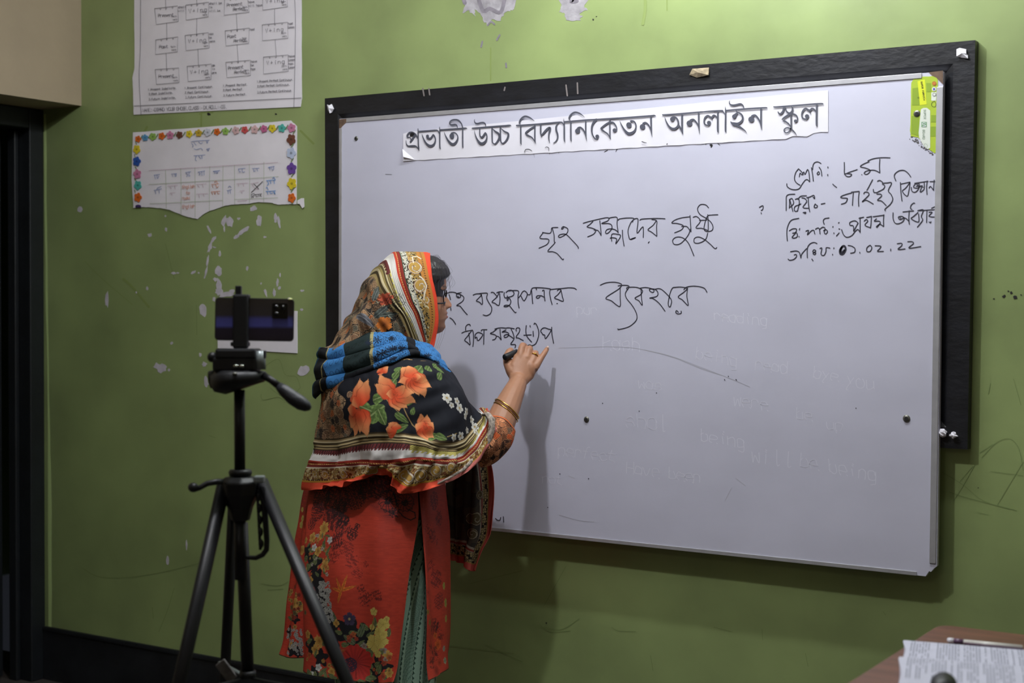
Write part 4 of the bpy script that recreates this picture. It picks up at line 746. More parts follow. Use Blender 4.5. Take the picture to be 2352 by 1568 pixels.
lip = np.exp(-((hu+.0512)/.0095)**4)*(np.abs(hs) < .026)*(hf > .088); tint(face, (150, 84, 80), np.clip(lip, 0, 1)*.75)
brow = np.exp(-((hu-.024-.06*np.abs(hs))/.0036)**2)*((np.abs(hs) > .012) & (np.abs(hs) < .052)); tint(face, (48, 36, 32), brow*.85)
eyer = np.exp(-((hu-.006)/.012)**2-((np.abs(hs)-.031)/.016)**2); tint(face, (110, 76, 62), eyer*.6)
tint(face, (186, 116, 96), np.exp(-((hu+.028)/.012)**2-(hs/.018)**2)*(hf > .10)*.4)
ca = bme.color_attributes.new('Col', 'FLOAT_COLOR', 'POINT'); ca.data.foreach_set('color', np.concatenate([skin, np.ones((nvb, 1))], 1).astype(np.float32).ravel())
M['skin'] = mat('skin', (176, 130, 100), .5, attr='Col', var=.06, scale=60, bump=.04, bscale=260, spec=.4)
M['skin'].node_tree.nodes['Principled BSDF'].inputs['Subsurface Weight'].default_value = .08
M['skin'].node_tree.nodes['Principled BSDF'].inputs['Subsurface Radius'].default_value = (.012, .005, .003)
bme.materials.clear(); bme.materials.append(M['skin']); bo = bpy.data.objects.new('body', bme); COL.objects.link(bo); bo.parent = T
# nail
nm = mat('fingernail', (214, 180, 160), .3)
MB().ball(h_(1140, 198, 4.1185), (.0036, .0026, .0046), 10, 6).build('fingernail', nm, T, True)
# eyes
for s_ in (1, -1):
    e = MB().ball(H(.0645, s_*.031, .004), .0110, 16, 12).build('eye', mat('eye_white', (176, 160, 150), .3), T, True)  # eye whites darkened in colour for the shade of the sockets
    MB().ball(H(.0728, s_*.031, .0035), .0045, 12, 8).build('iris', mat('iris', (40, 26, 20), .15), e, True)
# hair: cap that shows in front of the scarf
hv = []; nh, nt = 70, 90
for i in range(nh):
    u = .0+.114*i/(nh-1); f0, b0, w0 = itp(1, min(u, .111)), itp(2, min(u, .111)), itp(3, min(u, .111))
    for k in range(nt):
        t = math.radians(-112+224*k/(nt-1)); c_, s_ = math.cos(t), math.sin(t)
        line_ = .054-.024*abs(s_)**2.2                      # hairline: high at the brow, lower at the temples
        on = min(1, max(0, (u-line_)/.010)); th_ = -.005+on*(.005+.009*max(0, c_)**.6)
        th_ += on*(.0011*math.sin(k*2.1+u*60)+.0007*math.sin(k*5.3+i*.2))
        fr = (f0 if c_ > 0 else b0)*math.copysign(abs(c_)**(.86 if c_ > 0 else 1), c_); sw = w0*math.copysign(abs(s_)**.92, s_)
        hv.append(H(fr+th_*c_, sw+th_*.5*s_, u+.004*on*max(0, (u-.08)/.03)*max(0, c_)))
M['hair'] = mat('dark_hair', (30, 24, 24), .38, var=.4, scale=90, bump=.35, bscale=160, stretch=(1, 1, .15))
hair = mesh_obj('hair', hv, grid_faces(nh, nt), M['hair'], T, True); hair.modifiers.new('s', 'SOLIDIFY').thickness = .004
wisps = MB(); r_ = random.Random(5)
for k in range(26):
    u0 = .055+.045*r_.random(); s0 = -.02-.0*k+r_.uniform(-.02, .03); f0 = itp(1, min(u0, .11))+.006
    p0 = H(f0*.82, s0, u0+.012); wq = np.array([p0, p0+HF*(.012+.012*r_.random())+np.array([0, 0, .004*r_.random()]), p0+HF*(.020+.022*r_.random())+np.array([0, 0, -.016-.02*r_.random()]), p0+HF*(.018+.016*r_.random())+np.array([0, 0, -.035-.03*r_.random()])]); wisps.tube(list(catmull(wq, np.linspace(0, 1, 14))), .00022, 4)
for k in range(3):
    wisps.tube([at(1024-k*6, 752+k*2, 3.99), at(1018-k*5, 775, 3.985), at(1008-k*4, 800, 3.98)], .00025, 4)
w2 = wisps.build('hair_wisps', M['hair'], T); w2['kind'] = 'stuff'
# eyeglasses
gl = MB(); rect = [(.030, .018), (.020, .021), (-.016, .021), (-.026, .014), (-.028, 0), (-.026, -.014), (-.016, -.019), (.018, -.019), (.028, -.012), (.031, 0), (.030, .018)]
for s_ in (1, -1):
    gl.tube([H(.0985-abs(s_*.033+a)*.42+.003*(b > .01), s_*.033+a, -.004+b) for a, b in rect], .0015, 8, caps=False)
    gl.tube([H(.076, s_*.063, -.016), H(.072, s_*.074, -.019), H(.03, s_*.080, -.020), H(-.01, s_*.08, -.004), H(-.022, s_*.079, -.02)], .0022, 8)
gl.tube([H(.098, .008, .008), H(.1035, 0, .010), H(.098, -.008, .008)], .0015, 8)
g_ = gl.build('eyeglasses', mat('glasses_frame', (22, 22, 26), .25), T, True)
for s_ in (1, -1): MB().add([H(.098-abs(s_*.033+a)*.42, s_*.033+a*.97, -.004+b*.97) for a, b in rect[:-1]], [tuple(range(10))]).build('lens', mat('lens', (200, 205, 215), .05, trans=1.0), g_)

# ---- scarf hood
AR = [[(993, 812), (1006, 748), (1004, 692), (992, 632), (985, 580)], [(986, 797), (998, 739), (996, 690), (984, 633), (969, 579)], [(979, 786), (965, 726), (949, 692), (932, 638), (915, 578)], [(973, 785), (951, 722), (935, 692), (914, 637), (902, 583)],
      [(962, 786), (943, 738), (918, 693), (900, 644), (885, 600)], [(950, 790), (926, 728), (902, 700), (878, 664), (861, 627)], [(905, 800), (885, 775), (860, 745), (843, 715), (831, 690)], [(850, 812), (833, 797), (822, 780), (812, 762), (804, 744)], [(792, 828), (782, 822), (774, 815), (768, 808), (762, 800)]]
offs = [-.082, -.094, -.097, -.088, 0]
lev = []
for ai, A_ in enumerate(AR):
    k = 1-.45*max(0, ai-5)/3; pts = []
    for (x, y), o_ in zip(A_, offs): pts.append(at(x, y, 4.035+(x-946)/838*math.tan(ALF)+o_*k))
    x4, y4 = A_[4][0]*.55+A_[3][0]*.45, A_[4][1]*.76+A_[3][1]*.24
    pts.insert(4, at(x4, y4, 4.035+(x4-946)/838*math.tan(ALF)-.056*k))
    mir = [p-2*((p-HC)@HS)*HS if j < 5 else None for j, p in enumerate(pts)]
    # points sit on the near side (HS points to the camera side)
    ring = pts+[m_ for m_ in mir[:5][::-1]]; lev.append(np.array(ring))
nu, nv = 440, 640
Rg = np.array([catmull(r, np.linspace(0, 1, nu)) for r in lev]); G = catmull(Rg, np.linspace(0, 1, nv))
A8 = np.linspace(0, 8, nv)[:, None]*np.ones((1, nu)); U1 = np.linspace(0, 1, nu)[None]*np.ones((nv, 1)); Nn = normals(G, False)
if (Nn[nv//3, nu//4]@Fv) > 0: Nn = -Nn
fold = .0022*np.sin(A8*9+U1*7)*np.clip((A8-3.2)/2, 0, 1)+.0035*np.sin(A8*4.1+2.2*np.sin(U1*9))*np.clip((A8-4.2)/1.5, 0, 1)+.0016*np.sin(U1*60+A8*3)*(A8 < .8)*(1-A8)+.0012*np.sin(A8*22+U1*11)*np.clip((.38-np.abs(U1-.0))/.2, 0, 1)*(A8 > 1.2)
fold += .003*smooth_noise((nv, nu), (14, 9), 3)*(A8 > 2.5)
Gh = G+Nn*fold[..., None]; S_, T_ = arcs(Gh)
C = np.zeros((nv, nu, 3))
def setc(m, c): C[m] = c if np.ndim(c) == 1 else c[m]
tp = tapestry(S_, T_, 2.0); C[:] = tp
m = A8 < 1.35; setc(m, np.array(lin((176, 118, 52))))
dotm = m & (np.mod(S_*140+np.floor(A8*7)*.5, 1) < .35) & (A8 > 1.14) & (A8 < 1.22); setc(dotm, np.array(lin((70, 44, 26))))
setc(A8 < .98, np.array(lin((222, 72, 46))))
m = (A8 >= 1.35) & (A8 < 2); wv = worley(S_, T_, 250, 5); bs = np.where((A8 > 1.72)[..., None], np.array(lin((206, 204, 188))), np.array(lin((170, 136, 70)))); bs = np.where(((wv[1]-wv[0]) < .14)[..., None] | (wv[2] < .16)[..., None], np.array(lin((52, 46, 34))), bs); bs = np.where((wv[2] > .86)[..., None], np.array(lin((206, 196, 160))), bs); setc(m, bs)
setc((A8 >= 2) & (A8 < 2.06), np.array(lin((52, 74, 56))))
setc((A8 >= 2.06) & (A8 < 2.5), np.array(lin((126, 40, 30)))); mm = (A8 >= 2.42) & (A8 < 2.6) & (np.mod(S_*150, 1) < .6); setc((A8 >= 2.5) & (A8 < 3), np.array(lin((180, 62, 42)))); setc(mm, np.array(lin((196, 160, 90))))
setc((A8 >= 3) & (A8 < 4), np.array(lin((206, 202, 194)))); mm = (A8 > 3.88) & (A8 < 4.02+.1*np.sin(S_*380)) & (U1 < .36); setc(mm, np.array(lin((190, 178, 92))))
mm = (A8 > 3.93) & (A8 < 4.32+.08*np.sign(np.sin(S_*420))) & (U1 > .34) & (U1 < .6); 
st_ = stripes(np.clip((A8-4.02)/1.15, 0, .999), [(74, 62, 34), (150, 132, 84), (190, 178, 140), (74, 62, 34), (128, 112, 66), (186, 172, 134), (66, 54, 30), (150, 130, 84)]); setc((A8 >= 4.02) & (A8 < 5.17), st_); setc(mm, np.array(lin((108, 46, 44)))); setc(mm & (np.mod(S_*190, 1) < .3), np.array(lin((44, 24, 26))))
Pt = Paint(Gh, C)
Pt.paisley(955, 612, 17, .3, 1); Pt.paisley(968, 655, 16, -2.2, -1); Pt.paisley(981, 690, 9, .3); Pt.paisley(944, 592, 8, 1.0)
Pt.line([(950, 600), (948, 588), (958, 586), (968, 592)], 3, (214, 204, 182)); Pt.line([(965, 632), (975, 640), (982, 655), (978, 672), (976, 688)], 3.2, (214, 204, 182))
for x, y, r_, rt in ((838, 748, 13, .4), (823, 735, 9, 2.0), (815, 775, 12, 1.1), (845, 785, 10, .2), (800, 795, 9, 2.2), (845, 700, 9, 1.5), (862, 735, 9, .5), (788, 800, 8, 0)): Pt.paisley(x, y, r_, rt, 1 if int(x) % 2 else -1, (176, 146, 112), (40, 30, 26), (122, 92, 68))
Pt.flower(885, 690, 16, 7, (196, 92, 62), (150, 56, 40), .4); Pt.leaf(880, 715, 22, 8, .7, (70, 76, 72), (130, 140, 134)); Pt.leaf(862, 672, 18, 7, 1.2, (84, 90, 84), (150, 156, 150)); Pt.leaf(895, 722, 20, 7, .2, (60, 66, 60), (150, 160, 150)); Pt.leaf(845, 735, 24, 8, -.7, (92, 92, 96), (160, 160, 166))
Pt.flower(882, 748, 18, 5, (214, 122, 48), (120, 60, 30), .8); Pt.leaf(866, 770, 16, 6, .3, (160, 150, 140), (200, 190, 180)); Pt.blotch(905, 700, 26, (26, 24, 22), 3, .75, .4); Pt.blotch(868, 695, 18, (24, 22, 20), 5, .7, .4)
Pt.line([(852, 640), (866, 690), (898, 728), (930, 752)], 2.2, (150, 150, 130))
hood = cloth('headscarf', Gh, Pt.C, False, M['cloth'], T, 'cream, mustard and brown patterned headscarf with red edge')

# ---- shawl over the shoulders
LV = [
 [(758, 812, 4.0), (785, 806, 3.93), (830, 800, 3.88), (880, 796, 3.87), (930, 800, 3.88), (970, 806, 3.91), (992, 812, 3.95), (1002, 818, 4.0), (1000, 818, 4.03)],
 [(737, 868, 3.99), (762, 868, 3.89), (815, 860, 3.83), (870, 852, 3.80), (930, 845, 3.79), (985, 843, 3.82), (1022, 852, 3.87), (1037, 862, 3.92), (1036, 862, 3.96)],
 [(734, 930, 3.99), (765, 935, 3.87), (820, 935, 3.79), (880, 925, 3.76), (945, 915, 3.76), (1010, 912, 3.79), (1058, 912, 3.85), (1080, 928, 3.91), (1078, 922, 3.95)],
 [(727, 1005, 3.98), (776, 1006, 3.86), (830, 995, 3.78), (895, 992, 3.745), (960, 998, 3.745), (1010, 1012, 3.77), (1062, 1005, 3.83), (1101, 964, 3.90), (1104, 957, 3.94)],
 [(720, 1032, 3.98), (776, 1034, 3.86), (830, 1022, 3.78), (895, 1018, 3.74), (960, 1024, 3.74), (1010, 1036, 3.765), (1068, 1030, 3.83), (1108, 969, 3.90), (1108, 953, 3.94)],
 [(708, 1056, 3.98), (770, 1060, 3.86), (830, 1055, 3.78), (890, 1056, 3.74), (955, 1049, 3.735), (1010, 1053, 3.76), (1068, 1044, 3.83), (1117, 974, 3.895), (1112, 952, 3.94)],
 [(705, 1071, 3.98), (770, 1072, 3.86), (830, 1068, 3.78), (890, 1070, 3.74), (955, 1065, 3.735), (1010, 1066, 3.76), (1072, 1054, 3.83), (1125, 980, 3.895), (1116, 951, 3.94)],
 [(701, 1105, 3.98), (760, 1106, 3.87), (820, 1095, 3.79), (885, 1077, 3.75), (925, 1113, 3.735), (985, 1106, 3.76), (1078, 1068, 3.83), (1131, 992, 3.895), (1122, 951, 3.94)],
 [(700, 1124, 3.98), (749, 1120, 3.87), (802, 1109, 3.79), (893, 1089, 3.76), (916, 1131, 3.735), (992, 1121, 3.76), (1083, 1076, 3.83), (1136, 996, 3.895), (1126, 950, 3.94)]]
full = []
for i, r in enumerate(LV):
    y = sum(p[1] for p in r[:8])/8; k = min(1, i/2); rx = r[8][0]
    full.append(r+[(rx-20, r[8][1]-2+10*(i == 0), 4.03-.0*k), (rx-80, y-20, 4.11+.06*k), (870, y, 4.14+.08*k), (780, y, 4.08+.06*k)])
nu, nv = 1050, 560
Gs = loft(full, nu, nv, True); Lp = (np.linspace(0, 8, nv)[:, None]*np.ones((1, nu))); U1 = np.linspace(0, 1, nu, endpoint=False)[None]*np.ones((nv, 1)); Nn = normals(Gs, True)
if (Nn[nv//2, int(nu*.3)]@Fv) > 0: Nn = -Nn
X_, Y_, Z_ = proj(Gs.reshape(-1, 3)); 
hang = np.clip((Lp-2.2)/3, 0, 1)
ph = U1*13*2*math.pi
fold = hang*(.0065*np.sin(ph*1.0+1.2*np.sin(Lp*.9))+.0035*np.sin(ph*2.3+Lp*.7))
fold += .0045*np.sin(U1*2*math.pi*5+Lp*2.6)*np.clip(Lp/1.5, 0, 1)*(1-hang)+.0022*np.sin(Lp*14+U1*40)*np.exp(-((U1-.36)/.08)**2)*(Lp < 3.4)+.007*(smooth_noise((nv, nu), (9, 22), 8)-.5)+.003*(smooth_noise((nv, nu), (22, 60), 9)-.5)
# deep pleat where the hem steps down
fold += hang*.014*np.exp(-((U1-.272)/.010)**2)-hang*.012*np.exp(-((U1-.252)/.012)**2)
edge = np.clip((8-Lp)/.3, 0, 1)
Gs = Gs+Nn*(fold*(.3+.7*np.clip(Lp/.8, 0, 1)))[..., None]; S_, T_ = arcs(Gs)
C = np.zeros((nv, nu, 3)); C[:] = np.array(lin((20, 22, 30)))
tp = tapestry(S_, T_, 7.0)
left = (U1 < .115+.012*np.sin(T_*90)) | (U1 > .80); setc(left & (Lp < 3), tp)
def zig(m, c): setc(m, np.array(lin(c)))
setc((Lp >= 3) & (Lp < 4), stripes(np.clip(Lp-3, 0, .999), [(58, 46, 26), (150, 130, 92), (196, 182, 146), (74, 60, 34), (52, 42, 24), (158, 140, 98), (190, 174, 132), (84, 68, 40), (48, 38, 24), (168, 148, 104), (112, 92, 56), (44, 34, 24)]))
m = (Lp >= 4) & (Lp < 5); zig(m, (206, 202, 198))
a_ = (U1 < .285); sc1 = 4.28+.14*np.abs(np.sin(S_*330)); m = (Lp >= 4) & (Lp < sc1) & a_; zig(m, (104, 44, 44)); zig(m & (np.mod(S_*105, 1) < .28), (38, 22, 26))
sc2 = 4.5+.10*np.sign(np.sin(S_*420)); m = (Lp >= 4) & (Lp < sc2) & ~a_ & (U1 < .62); zig(m, (182, 170, 92)); zig(m & (np.mod(S_*130+Lp*2.2, 1) < .22), (92, 84, 40))
zig((Lp >= 5) & (Lp < 5.5), (148, 46, 34)); zig((Lp >= 5.5) & (Lp < 6), (112, 38, 30)); zig((Lp >= 5.42) & (Lp < 5.66) & (np.mod(S_*150, 1) < .5), (196, 160, 90))
wv = worley(S_, T_, 170, 15); bs = np.where(((wv[1]-wv[0]) < .15)[..., None], np.array(lin((66, 50, 30))), np.array(lin((166, 134, 76)))); bs = np.where((wv[2] > .70)[..., None], np.array(lin((196, 180, 136))), bs); bs = np.where((wv[2] < .15)[..., None], np.array(lin((110, 66, 40))), bs)
setc((Lp >= 6) & (Lp < 7), bs); zig((Lp >= 6) & (Lp < 6.1), (206, 200, 180)); zig((Lp >= 6.86) & (Lp < 7), (188, 138, 52)); zig((Lp >= 6.78) & (Lp < 6.88) & (np.mod(S_*120, 1) < .45), (50, 36, 24))
zig(Lp >= 7.02, (214, 78, 52)); zig((Lp >= 7.02) & (U1 > .40) & (U1 < .64), (206, 120, 112))
Pt = Paint(Gs, C)
O1, O2 = (228, 160, 104), (204, 74, 38)
for x, y, r_, rt in ((928, 1092, 15, .2), (968, 1090, 15, 2.0), (1004, 1080, 13, .4), (1040, 1072, 11, 2.2), (785, 1088, 12, .3), (745, 1092, 10, 1.2), (842, 1080, 12, .9), (720, 1090, 9, 0)): Pt.paisley(x, y, r_, rt, 1 if r_ % 2 else -1, fill=(170, 134, 66))
# stems and leaves first
Pt.line([(883, 842), (905, 828), (935, 822), (975, 826), (1005, 838)], 2.2, (176, 140, 90)); Pt.line([(925, 925), (936, 950), (948, 972), (965, 990)], 2.4, (150, 124, 80)); Pt.line([(880, 908), (900, 930), (930, 955)], 2.0, (140, 116, 74)); Pt.line([(1030, 1003), (1052, 995)], 2, (150, 130, 80))
for a in ((915, 845, 12, 6, .2), (908, 858, 11, 8, .9), (962, 848, 16, 12, 1.1), (955, 855, 11, 8, -.6), (985, 845, 10, 9, 1.4), (1000, 838, 12, 6, 1.2), (1013, 848, 12, 8, .4), (1012, 862, 13, 8, 1.2), (868, 912, 15, 12, .2), (900, 878, 13, 11, 1.0), (860, 945, 26, 20, .5), (838, 938, 18, 13, -.5), (875, 955, 20, 12, -1.1), (942, 925, 10, 6, .1), (950, 942, 9, 5, 1.3), (918, 980, 17, 8, .4), (995, 1000, 14, 8, .3), (1015, 1002, 14, 8, -.2), (925, 958, 18, 7, -.6)): Pt.leaf(*a)
PET = """385,700,365,818,50 400,700,430,815,55 375,700,342,785,42 370,690,325,690,44 390,650,372,565,52 395,645,395,532,54 402,645,436,535,46 392,705,400,800,46 385,640,352,660,40
570,600,510,500,46 575,612,490,545,42 585,605,605,678,48 598,610,650,664,42 600,600,686,634,42 600,592,680,590,36 590,600,640,560,30 585,598,545,600,34
690,512,640,448,56 688,515,620,522,38 692,508,672,443,44 692,520,690,590,42 700,520,722,592,46 705,520,760,594,50 705,512,785,552,46 705,508,770,518,34 700,505,735,500,30
760,785,735,720,32 765,780,772,724,32 768,785,800,758,40 766,795,796,796,34 755,790,716,768,42 762,795,772,848,48 766,795,800,838,34
515,475,537,430,26 517,478,546,450,24 510,475,498,458,22 513,480,516,492,20 600,802,556,792,46 600,795,570,765,40 603,790,604,762,30"""
for q_ in PET.split():
    x0, y0, x1, y1, w_ = map(float, q_.split(',')); Pt.petal(660+x0/2.396, 653+y0/2.396, 660+x1/2.396, 653+y1/2.396, w_/1.3, O1, O2)
for x, y, r_, rt in ((778, 948, 15, .4), (757, 985, 13, 2.0), (795, 985, 11, 1.1), (768, 915, 9, .2), (800, 905, 8, 2.2), (745, 950, 10, 1.5), (742, 1000, 8, .5)): Pt.paisley(x, y, r_, rt, 1 if int(x) % 2 else -1, (170, 140, 108), (40, 30, 26), (118, 88, 66))
for x, y in ((822, 940), (907, 903), (951, 867), (979, 979)): Pt.blotch(x, y, 6, (150, 60, 30), x, .8, .7)
for x, y, r_ in ((1028, 912, 13), (1052, 920, 9), (1058, 936, 12), (1074, 945, 10), (1072, 955, 9), (1085, 962, 10), (1092, 978, 11), (1075, 988, 8), (1060, 1000, 10), (1045, 1003, 9), (1096, 992, 8), (1040, 930, 7)): Pt.flower(x, y, r_, 5, (206, 204, 196), (150, 146, 128), x, .45, (150, 120, 60))
for x, y, r_ in ((760, 905, 9), (775, 925, 8), (762, 985, 9), (790, 980, 7)): Pt.flower(x, y, r_, 5, (190, 110, 66), (130, 70, 44), x)
Pt.flower(800, 835, 10, 5, O1, O2)
shawl = cloth('shawl', Gs, Pt.C, True, M['cloth'], T, 'black floral shawl with striped, paisley and orange-red hem')

# ---- rolled blue and dark collar of the shawl end
CR = [[(741, 803, 4.02), (765, 802, 3.95), (800, 786, 3.90), (850, 767, 3.875), (900, 766, 3.885), (930, 774, 3.905), (957, 782, 3.925), (984, 790, 3.95), (995, 800, 3.99)],
      [(735, 812, 4.02), (762, 822, 3.92), (800, 808, 3.865), (850, 790, 3.84), (900, 780, 3.845), (932, 788, 3.865), (962, 800, 3.885), (998, 812, 3.92), (1008, 822, 3.98)],
      [(732, 850, 4.01), (752, 850, 3.905), (800, 836, 3.85), (850, 815, 3.815), (900, 800, 3.815), (935, 797, 3.84), (966, 806, 3.865), (1004, 824, 3.895), (1020, 838, 3.96)],
      [(728, 885, 4.0), (748, 880, 3.90), (800, 862, 3.845), (850, 842, 3.81), (900, 822, 3.81), (940, 808, 3.835), (972, 814, 3.855), (1008, 834, 3.885), (1028, 852, 3.945)],
      [(727, 915, 4.0), (750, 893, 3.92), (800, 878, 3.86), (850, 852, 3.82), (900, 830, 3.82), (942, 815, 3.845), (975, 820, 3.865), (1010, 842, 3.89), (1033, 862, 3.945)]]
full = []
for i, r in enumerate(CR):
    e = r[-1]; full.append(r+[(e[0]-12, e[1]+4, 4.04), (950, 812+12*i, 4.12+.02*i), (860, 815+12*i, 4.15+.02*i), (780, 815+14*i, 4.11+.01*i)])
nu, nv = 620, 170
Gc = loft(full, nu, nv, True); Lp = np.linspace(0, 4, nv)[:, None]*np.ones((1, nu)); U1 = np.linspace(0, 1, nu, endpoint=False)[None]*np.ones((nv, 1)); Nn = normals(Gc, True)
if (Nn[nv//2, int(nu*.25)]@Fv) > 0: Nn = -Nn
rid = .0090*np.abs(np.sin((Lp/4*3.0+.12*np.sin(U1*20))*math.pi))**.6+.0012*np.sin(Lp*7+U1*24)+.006*(smooth_noise((nv, nu), (6, 26), 12)-.5)
rid *= 1-.75*np.exp(-((U1-.52)/.10)**2)
Gc = Gc+Nn*rid[..., None]; S_, T_ = arcs(Gc); x_, y_, z_ = [a.reshape(nv, nu) for a in proj(Gc.reshape(-1, 3))]
blue, dkb, dkg, blk, gld = [np.array(lin(c)) for c in ((56, 116, 174), (22, 34, 52), (26, 40, 40), (18, 20, 26), (150, 140, 96))]
C = np.zeros((nv, nu, 3)); C[:] = blk
uu = U1*100
C[(uu > 6.5+2.5*np.clip(Lp-1.6, 0, 1)) & (uu < 14.5)] = blue; C[(uu >= 14.5) & (uu < 23.5)] = dkg; C[(uu >= 23.5) & (uu < 24.5)] = gld; C[(uu >= 24.5) & (uu < 38)] = blue; C[(uu > 56) & (uu < 75)] = blue; C[(uu > 44) & (uu < 56)] = blue; C[(uu > 95) | (uu < 2)] = np.array(lin((34, 76, 100)))
C[(uu > 6) & (uu < 6.6)] = gld
C[(uu > 14.5) & (uu < 24.5) & (Lp > 2.9)] = blk; C[(uu > 24.5) & (uu < 38) & ((Lp > 3.3))] = blk
sg = 150; gx, gy = np.mod(S_*34, 1)-.5, np.mod(T_*30+.5*np.floor(S_*34), 1)-.5; rr_, tt_ = np.hypot(gx, gy*.9), np.arctan2(gy, gx)
mo = (rr_ < .46) & (np.abs(np.sin(tt_*4)) < .32+.2*np.sin(rr_*14)) & (uu > 24.5) & (uu < 56); C[mo & (C[..., 2] > .3)] = dkb
gx2, gy2 = np.mod(S_*44, 1)-.5, np.mod(T_*34, 1)-.5; r2 = np.hypot(gx2, gy2*1.3); mo = (np.abs(r2-.3) < .05) & (uu < 24.5); C[mo] = C[mo]*.45
ht = (np.mod(S_*170, 1) < .3) & (np.mod(T_*120+np.floor(S_*170)*.5, 1) < .4) & (uu > 24.5) & (uu < 38); C[ht & (C[..., 2] > .3)] = dkb
Pt = Paint(Gc, C)
for x, y, r in ((867, 778, 10), (900, 775, 7), (880, 812, 15), (905, 800, 10), (925, 800, 8), (845, 785, 8), (862, 828, 9), (905, 822, 8), (985, 815, 8), (1005, 832, 7)):
    for k in range(9):
        a = 2*math.pi*k/9+x; Pt.line([(x+r*.2*math.cos(a), y+r*.15*math.sin(a)), (x+r*math.cos(a), y+r*.8*math.sin(a))], 2.4, (22, 32, 50))
C = Pt.C
cloth('shawl_roll', Gc, C.reshape(-1, 3), True, M['cloth'], T, 'bright blue and black rolled end of the shawl round the shoulders', .002)

# ---- hanging end of the shawl in front of her
HG = []
for y, xl, xr in ((1052, 1040, 1124), (1085, 1030, 1131), (1127, 1026, 1134), (1173, 1027, 1132), (1226, 1029, 1127), (1268, 1031, 1108), (1300, 1040, 1094)):
    HG.append([(xl+(xr-xl)*t, y+(8*t if y > 1280 else 0)-(14*(1-t) if y > 1250 else 0)+(8 if .5 < t < .95 and y > 1290 else 0), 4.06+.02*math.sin(t*9)-.015*t) for t in (0, .2, .4, .6, .8, 1)])
nu, nv = 230, 420; Gk = loft(HG, nu, nv, False); U1 = np.linspace(0, 1, nu)[None]*np.ones((nv, 1)); V1 = np.linspace(0, 1, nv)[:, None]*np.ones((1, nu)); Nn = normals(Gk, False)
Gk = Gk+Nn*(.006*np.sin(U1*15+V1*2)+.002*np.sin(U1*37+V1*6))[..., None]; S_, T_ = arcs(Gk)
W_ = S_.max(1)[:, None]; dr_ = W_-S_; db = T_.max(0)[None]-T_; dd = np.minimum(dr_, db*1.0)
C = np.zeros((nv, nu, 3)); C[:] = np.array(lin((58, 54, 52))); C[:] = np.where((smooth_noise((nv, nu), (18, 9), 4) > .55)[..., None], np.array(lin((74, 66, 58))), C)
wv = worley(S_, T_, 150, 6); bs = np.where(((wv[1]-wv[0]) < .2)[..., None], np.array(lin((74, 62, 46))), np.array(lin((172, 154, 112)))); bs = np.where((wv[2] > .7)[..., None], np.array(lin((44, 38, 34))), bs)
setc(dd < .064, np.array(lin((160, 148, 136)))); setc(dd < .050, bs); setc((dd > .052) & (dd < .058), np.array(lin((128, 52, 44)))); setc(dd < .019, np.array(lin((196, 88, 78)))); setc((dd > .019) & (dd < .0225), np.array(lin((160, 126, 70)))); setc((dd > .0245) & (dd < .0265) & (np.mod((S_+T_)*160, 1) < .5), np.array(lin((40, 34, 30))))
Pt = Paint(Gk, C); Pt.paisley(1097, 1190, 16, 1.2, 1, (170, 160, 140), (60, 44, 36), (90, 78, 56)); Pt.paisley(1085, 1228, 13, -.6, -1, (170, 160, 140), (60, 44, 36), (90, 78, 56)); Pt.paisley(1104, 1135, 11, .4, 1, (170, 160, 140), (60, 44, 36), (90, 78, 56)); Pt.paisley(1064, 1284, 6, .4, 1, (150, 130, 100), (60, 44, 36), (90, 78, 56))
cloth('shawl_end', Gk, Pt.C, False, M['cloth'], T, 'hanging shawl end with dull pink border and paisley band', .002)

# ---- sleeve
sp = [(1060, 985, 3.905), (1100, 1008, 3.925), (1128, 1022, 3.94), (1143, 1015, 3.945), (1147, 995, 3.953), (1148, 978, 3.962)]
sp = [(1090, 1035, 3.93), (1108, 1027, 3.93), (1124, 1015, 3.938), (1136, 1000, 3.945), (1143, 988, 3.955), (1149, 978, 3.962)]
sr = [.046, .050, .052, .0500, .0460, .0440]
ctr = np.array([at(*p) for p in sp]); nu, nv = 240, 200; cc_ = catmull(ctr, np.linspace(0, 1, nv)); rr2 = catmull(np.array(sr)[:, None], np.linspace(0, 1, nv))[:, 0]
Tg = np.gradient(cc_, axis=0); Tg /= np.linalg.norm(Tg, axis=1)[:, None]
Tg[-60:] = Tg[-60]; 
B1_ = np.cross(Tg, Fv); B1_ /= np.linalg.norm(B1_, axis=1)[:, None]; B2_ = np.cross(Tg, B1_)
th = np.linspace(0, 2*math.pi, nu, endpoint=False); Gv = cc_[:, None]+rr2[:, None, None]*(np.cos(th)[None, :, None]*B1_[:, None]+np.sin(th)[None, :, None]*B2_[:, None])
Gv = Gv*1.0; V1 = np.linspace(0, 1, nv)[:, None]*np.ones((1, nu)); Nn = normals(Gv, True); 
if (Nn[nv//2]*(Gv[nv//2]-cc_[nv//2])).sum() < 0: Nn = -Nn
Gv = Gv+Nn*(.0015*np.sin(th*5)[None]*np.ones((nv, 1))+.003*(smooth_noise((nv, nu), (5, 9), 2)-.5))[..., None]; S_, T_ = arcs(Gv)
tp = tapestry(S_*1.3, T_*1.3, 11)*np.array([1.5, .95, .8]); C = tp; C = np.where(((V1 > .93))[..., None], np.array(lin((222, 118, 66))), C); C = np.where(((V1 > .90) & (V1 < .93))[..., None], np.array(lin((60, 30, 26))), C); C = np.where((V1 > .985)[..., None], np.array(lin((24, 26, 44))), C)
cloth('sleeve', Gv, C.reshape(-1, 3), True, M['cloth'], T, 'orange-brown patterned tunic sleeve cuff', .0018)
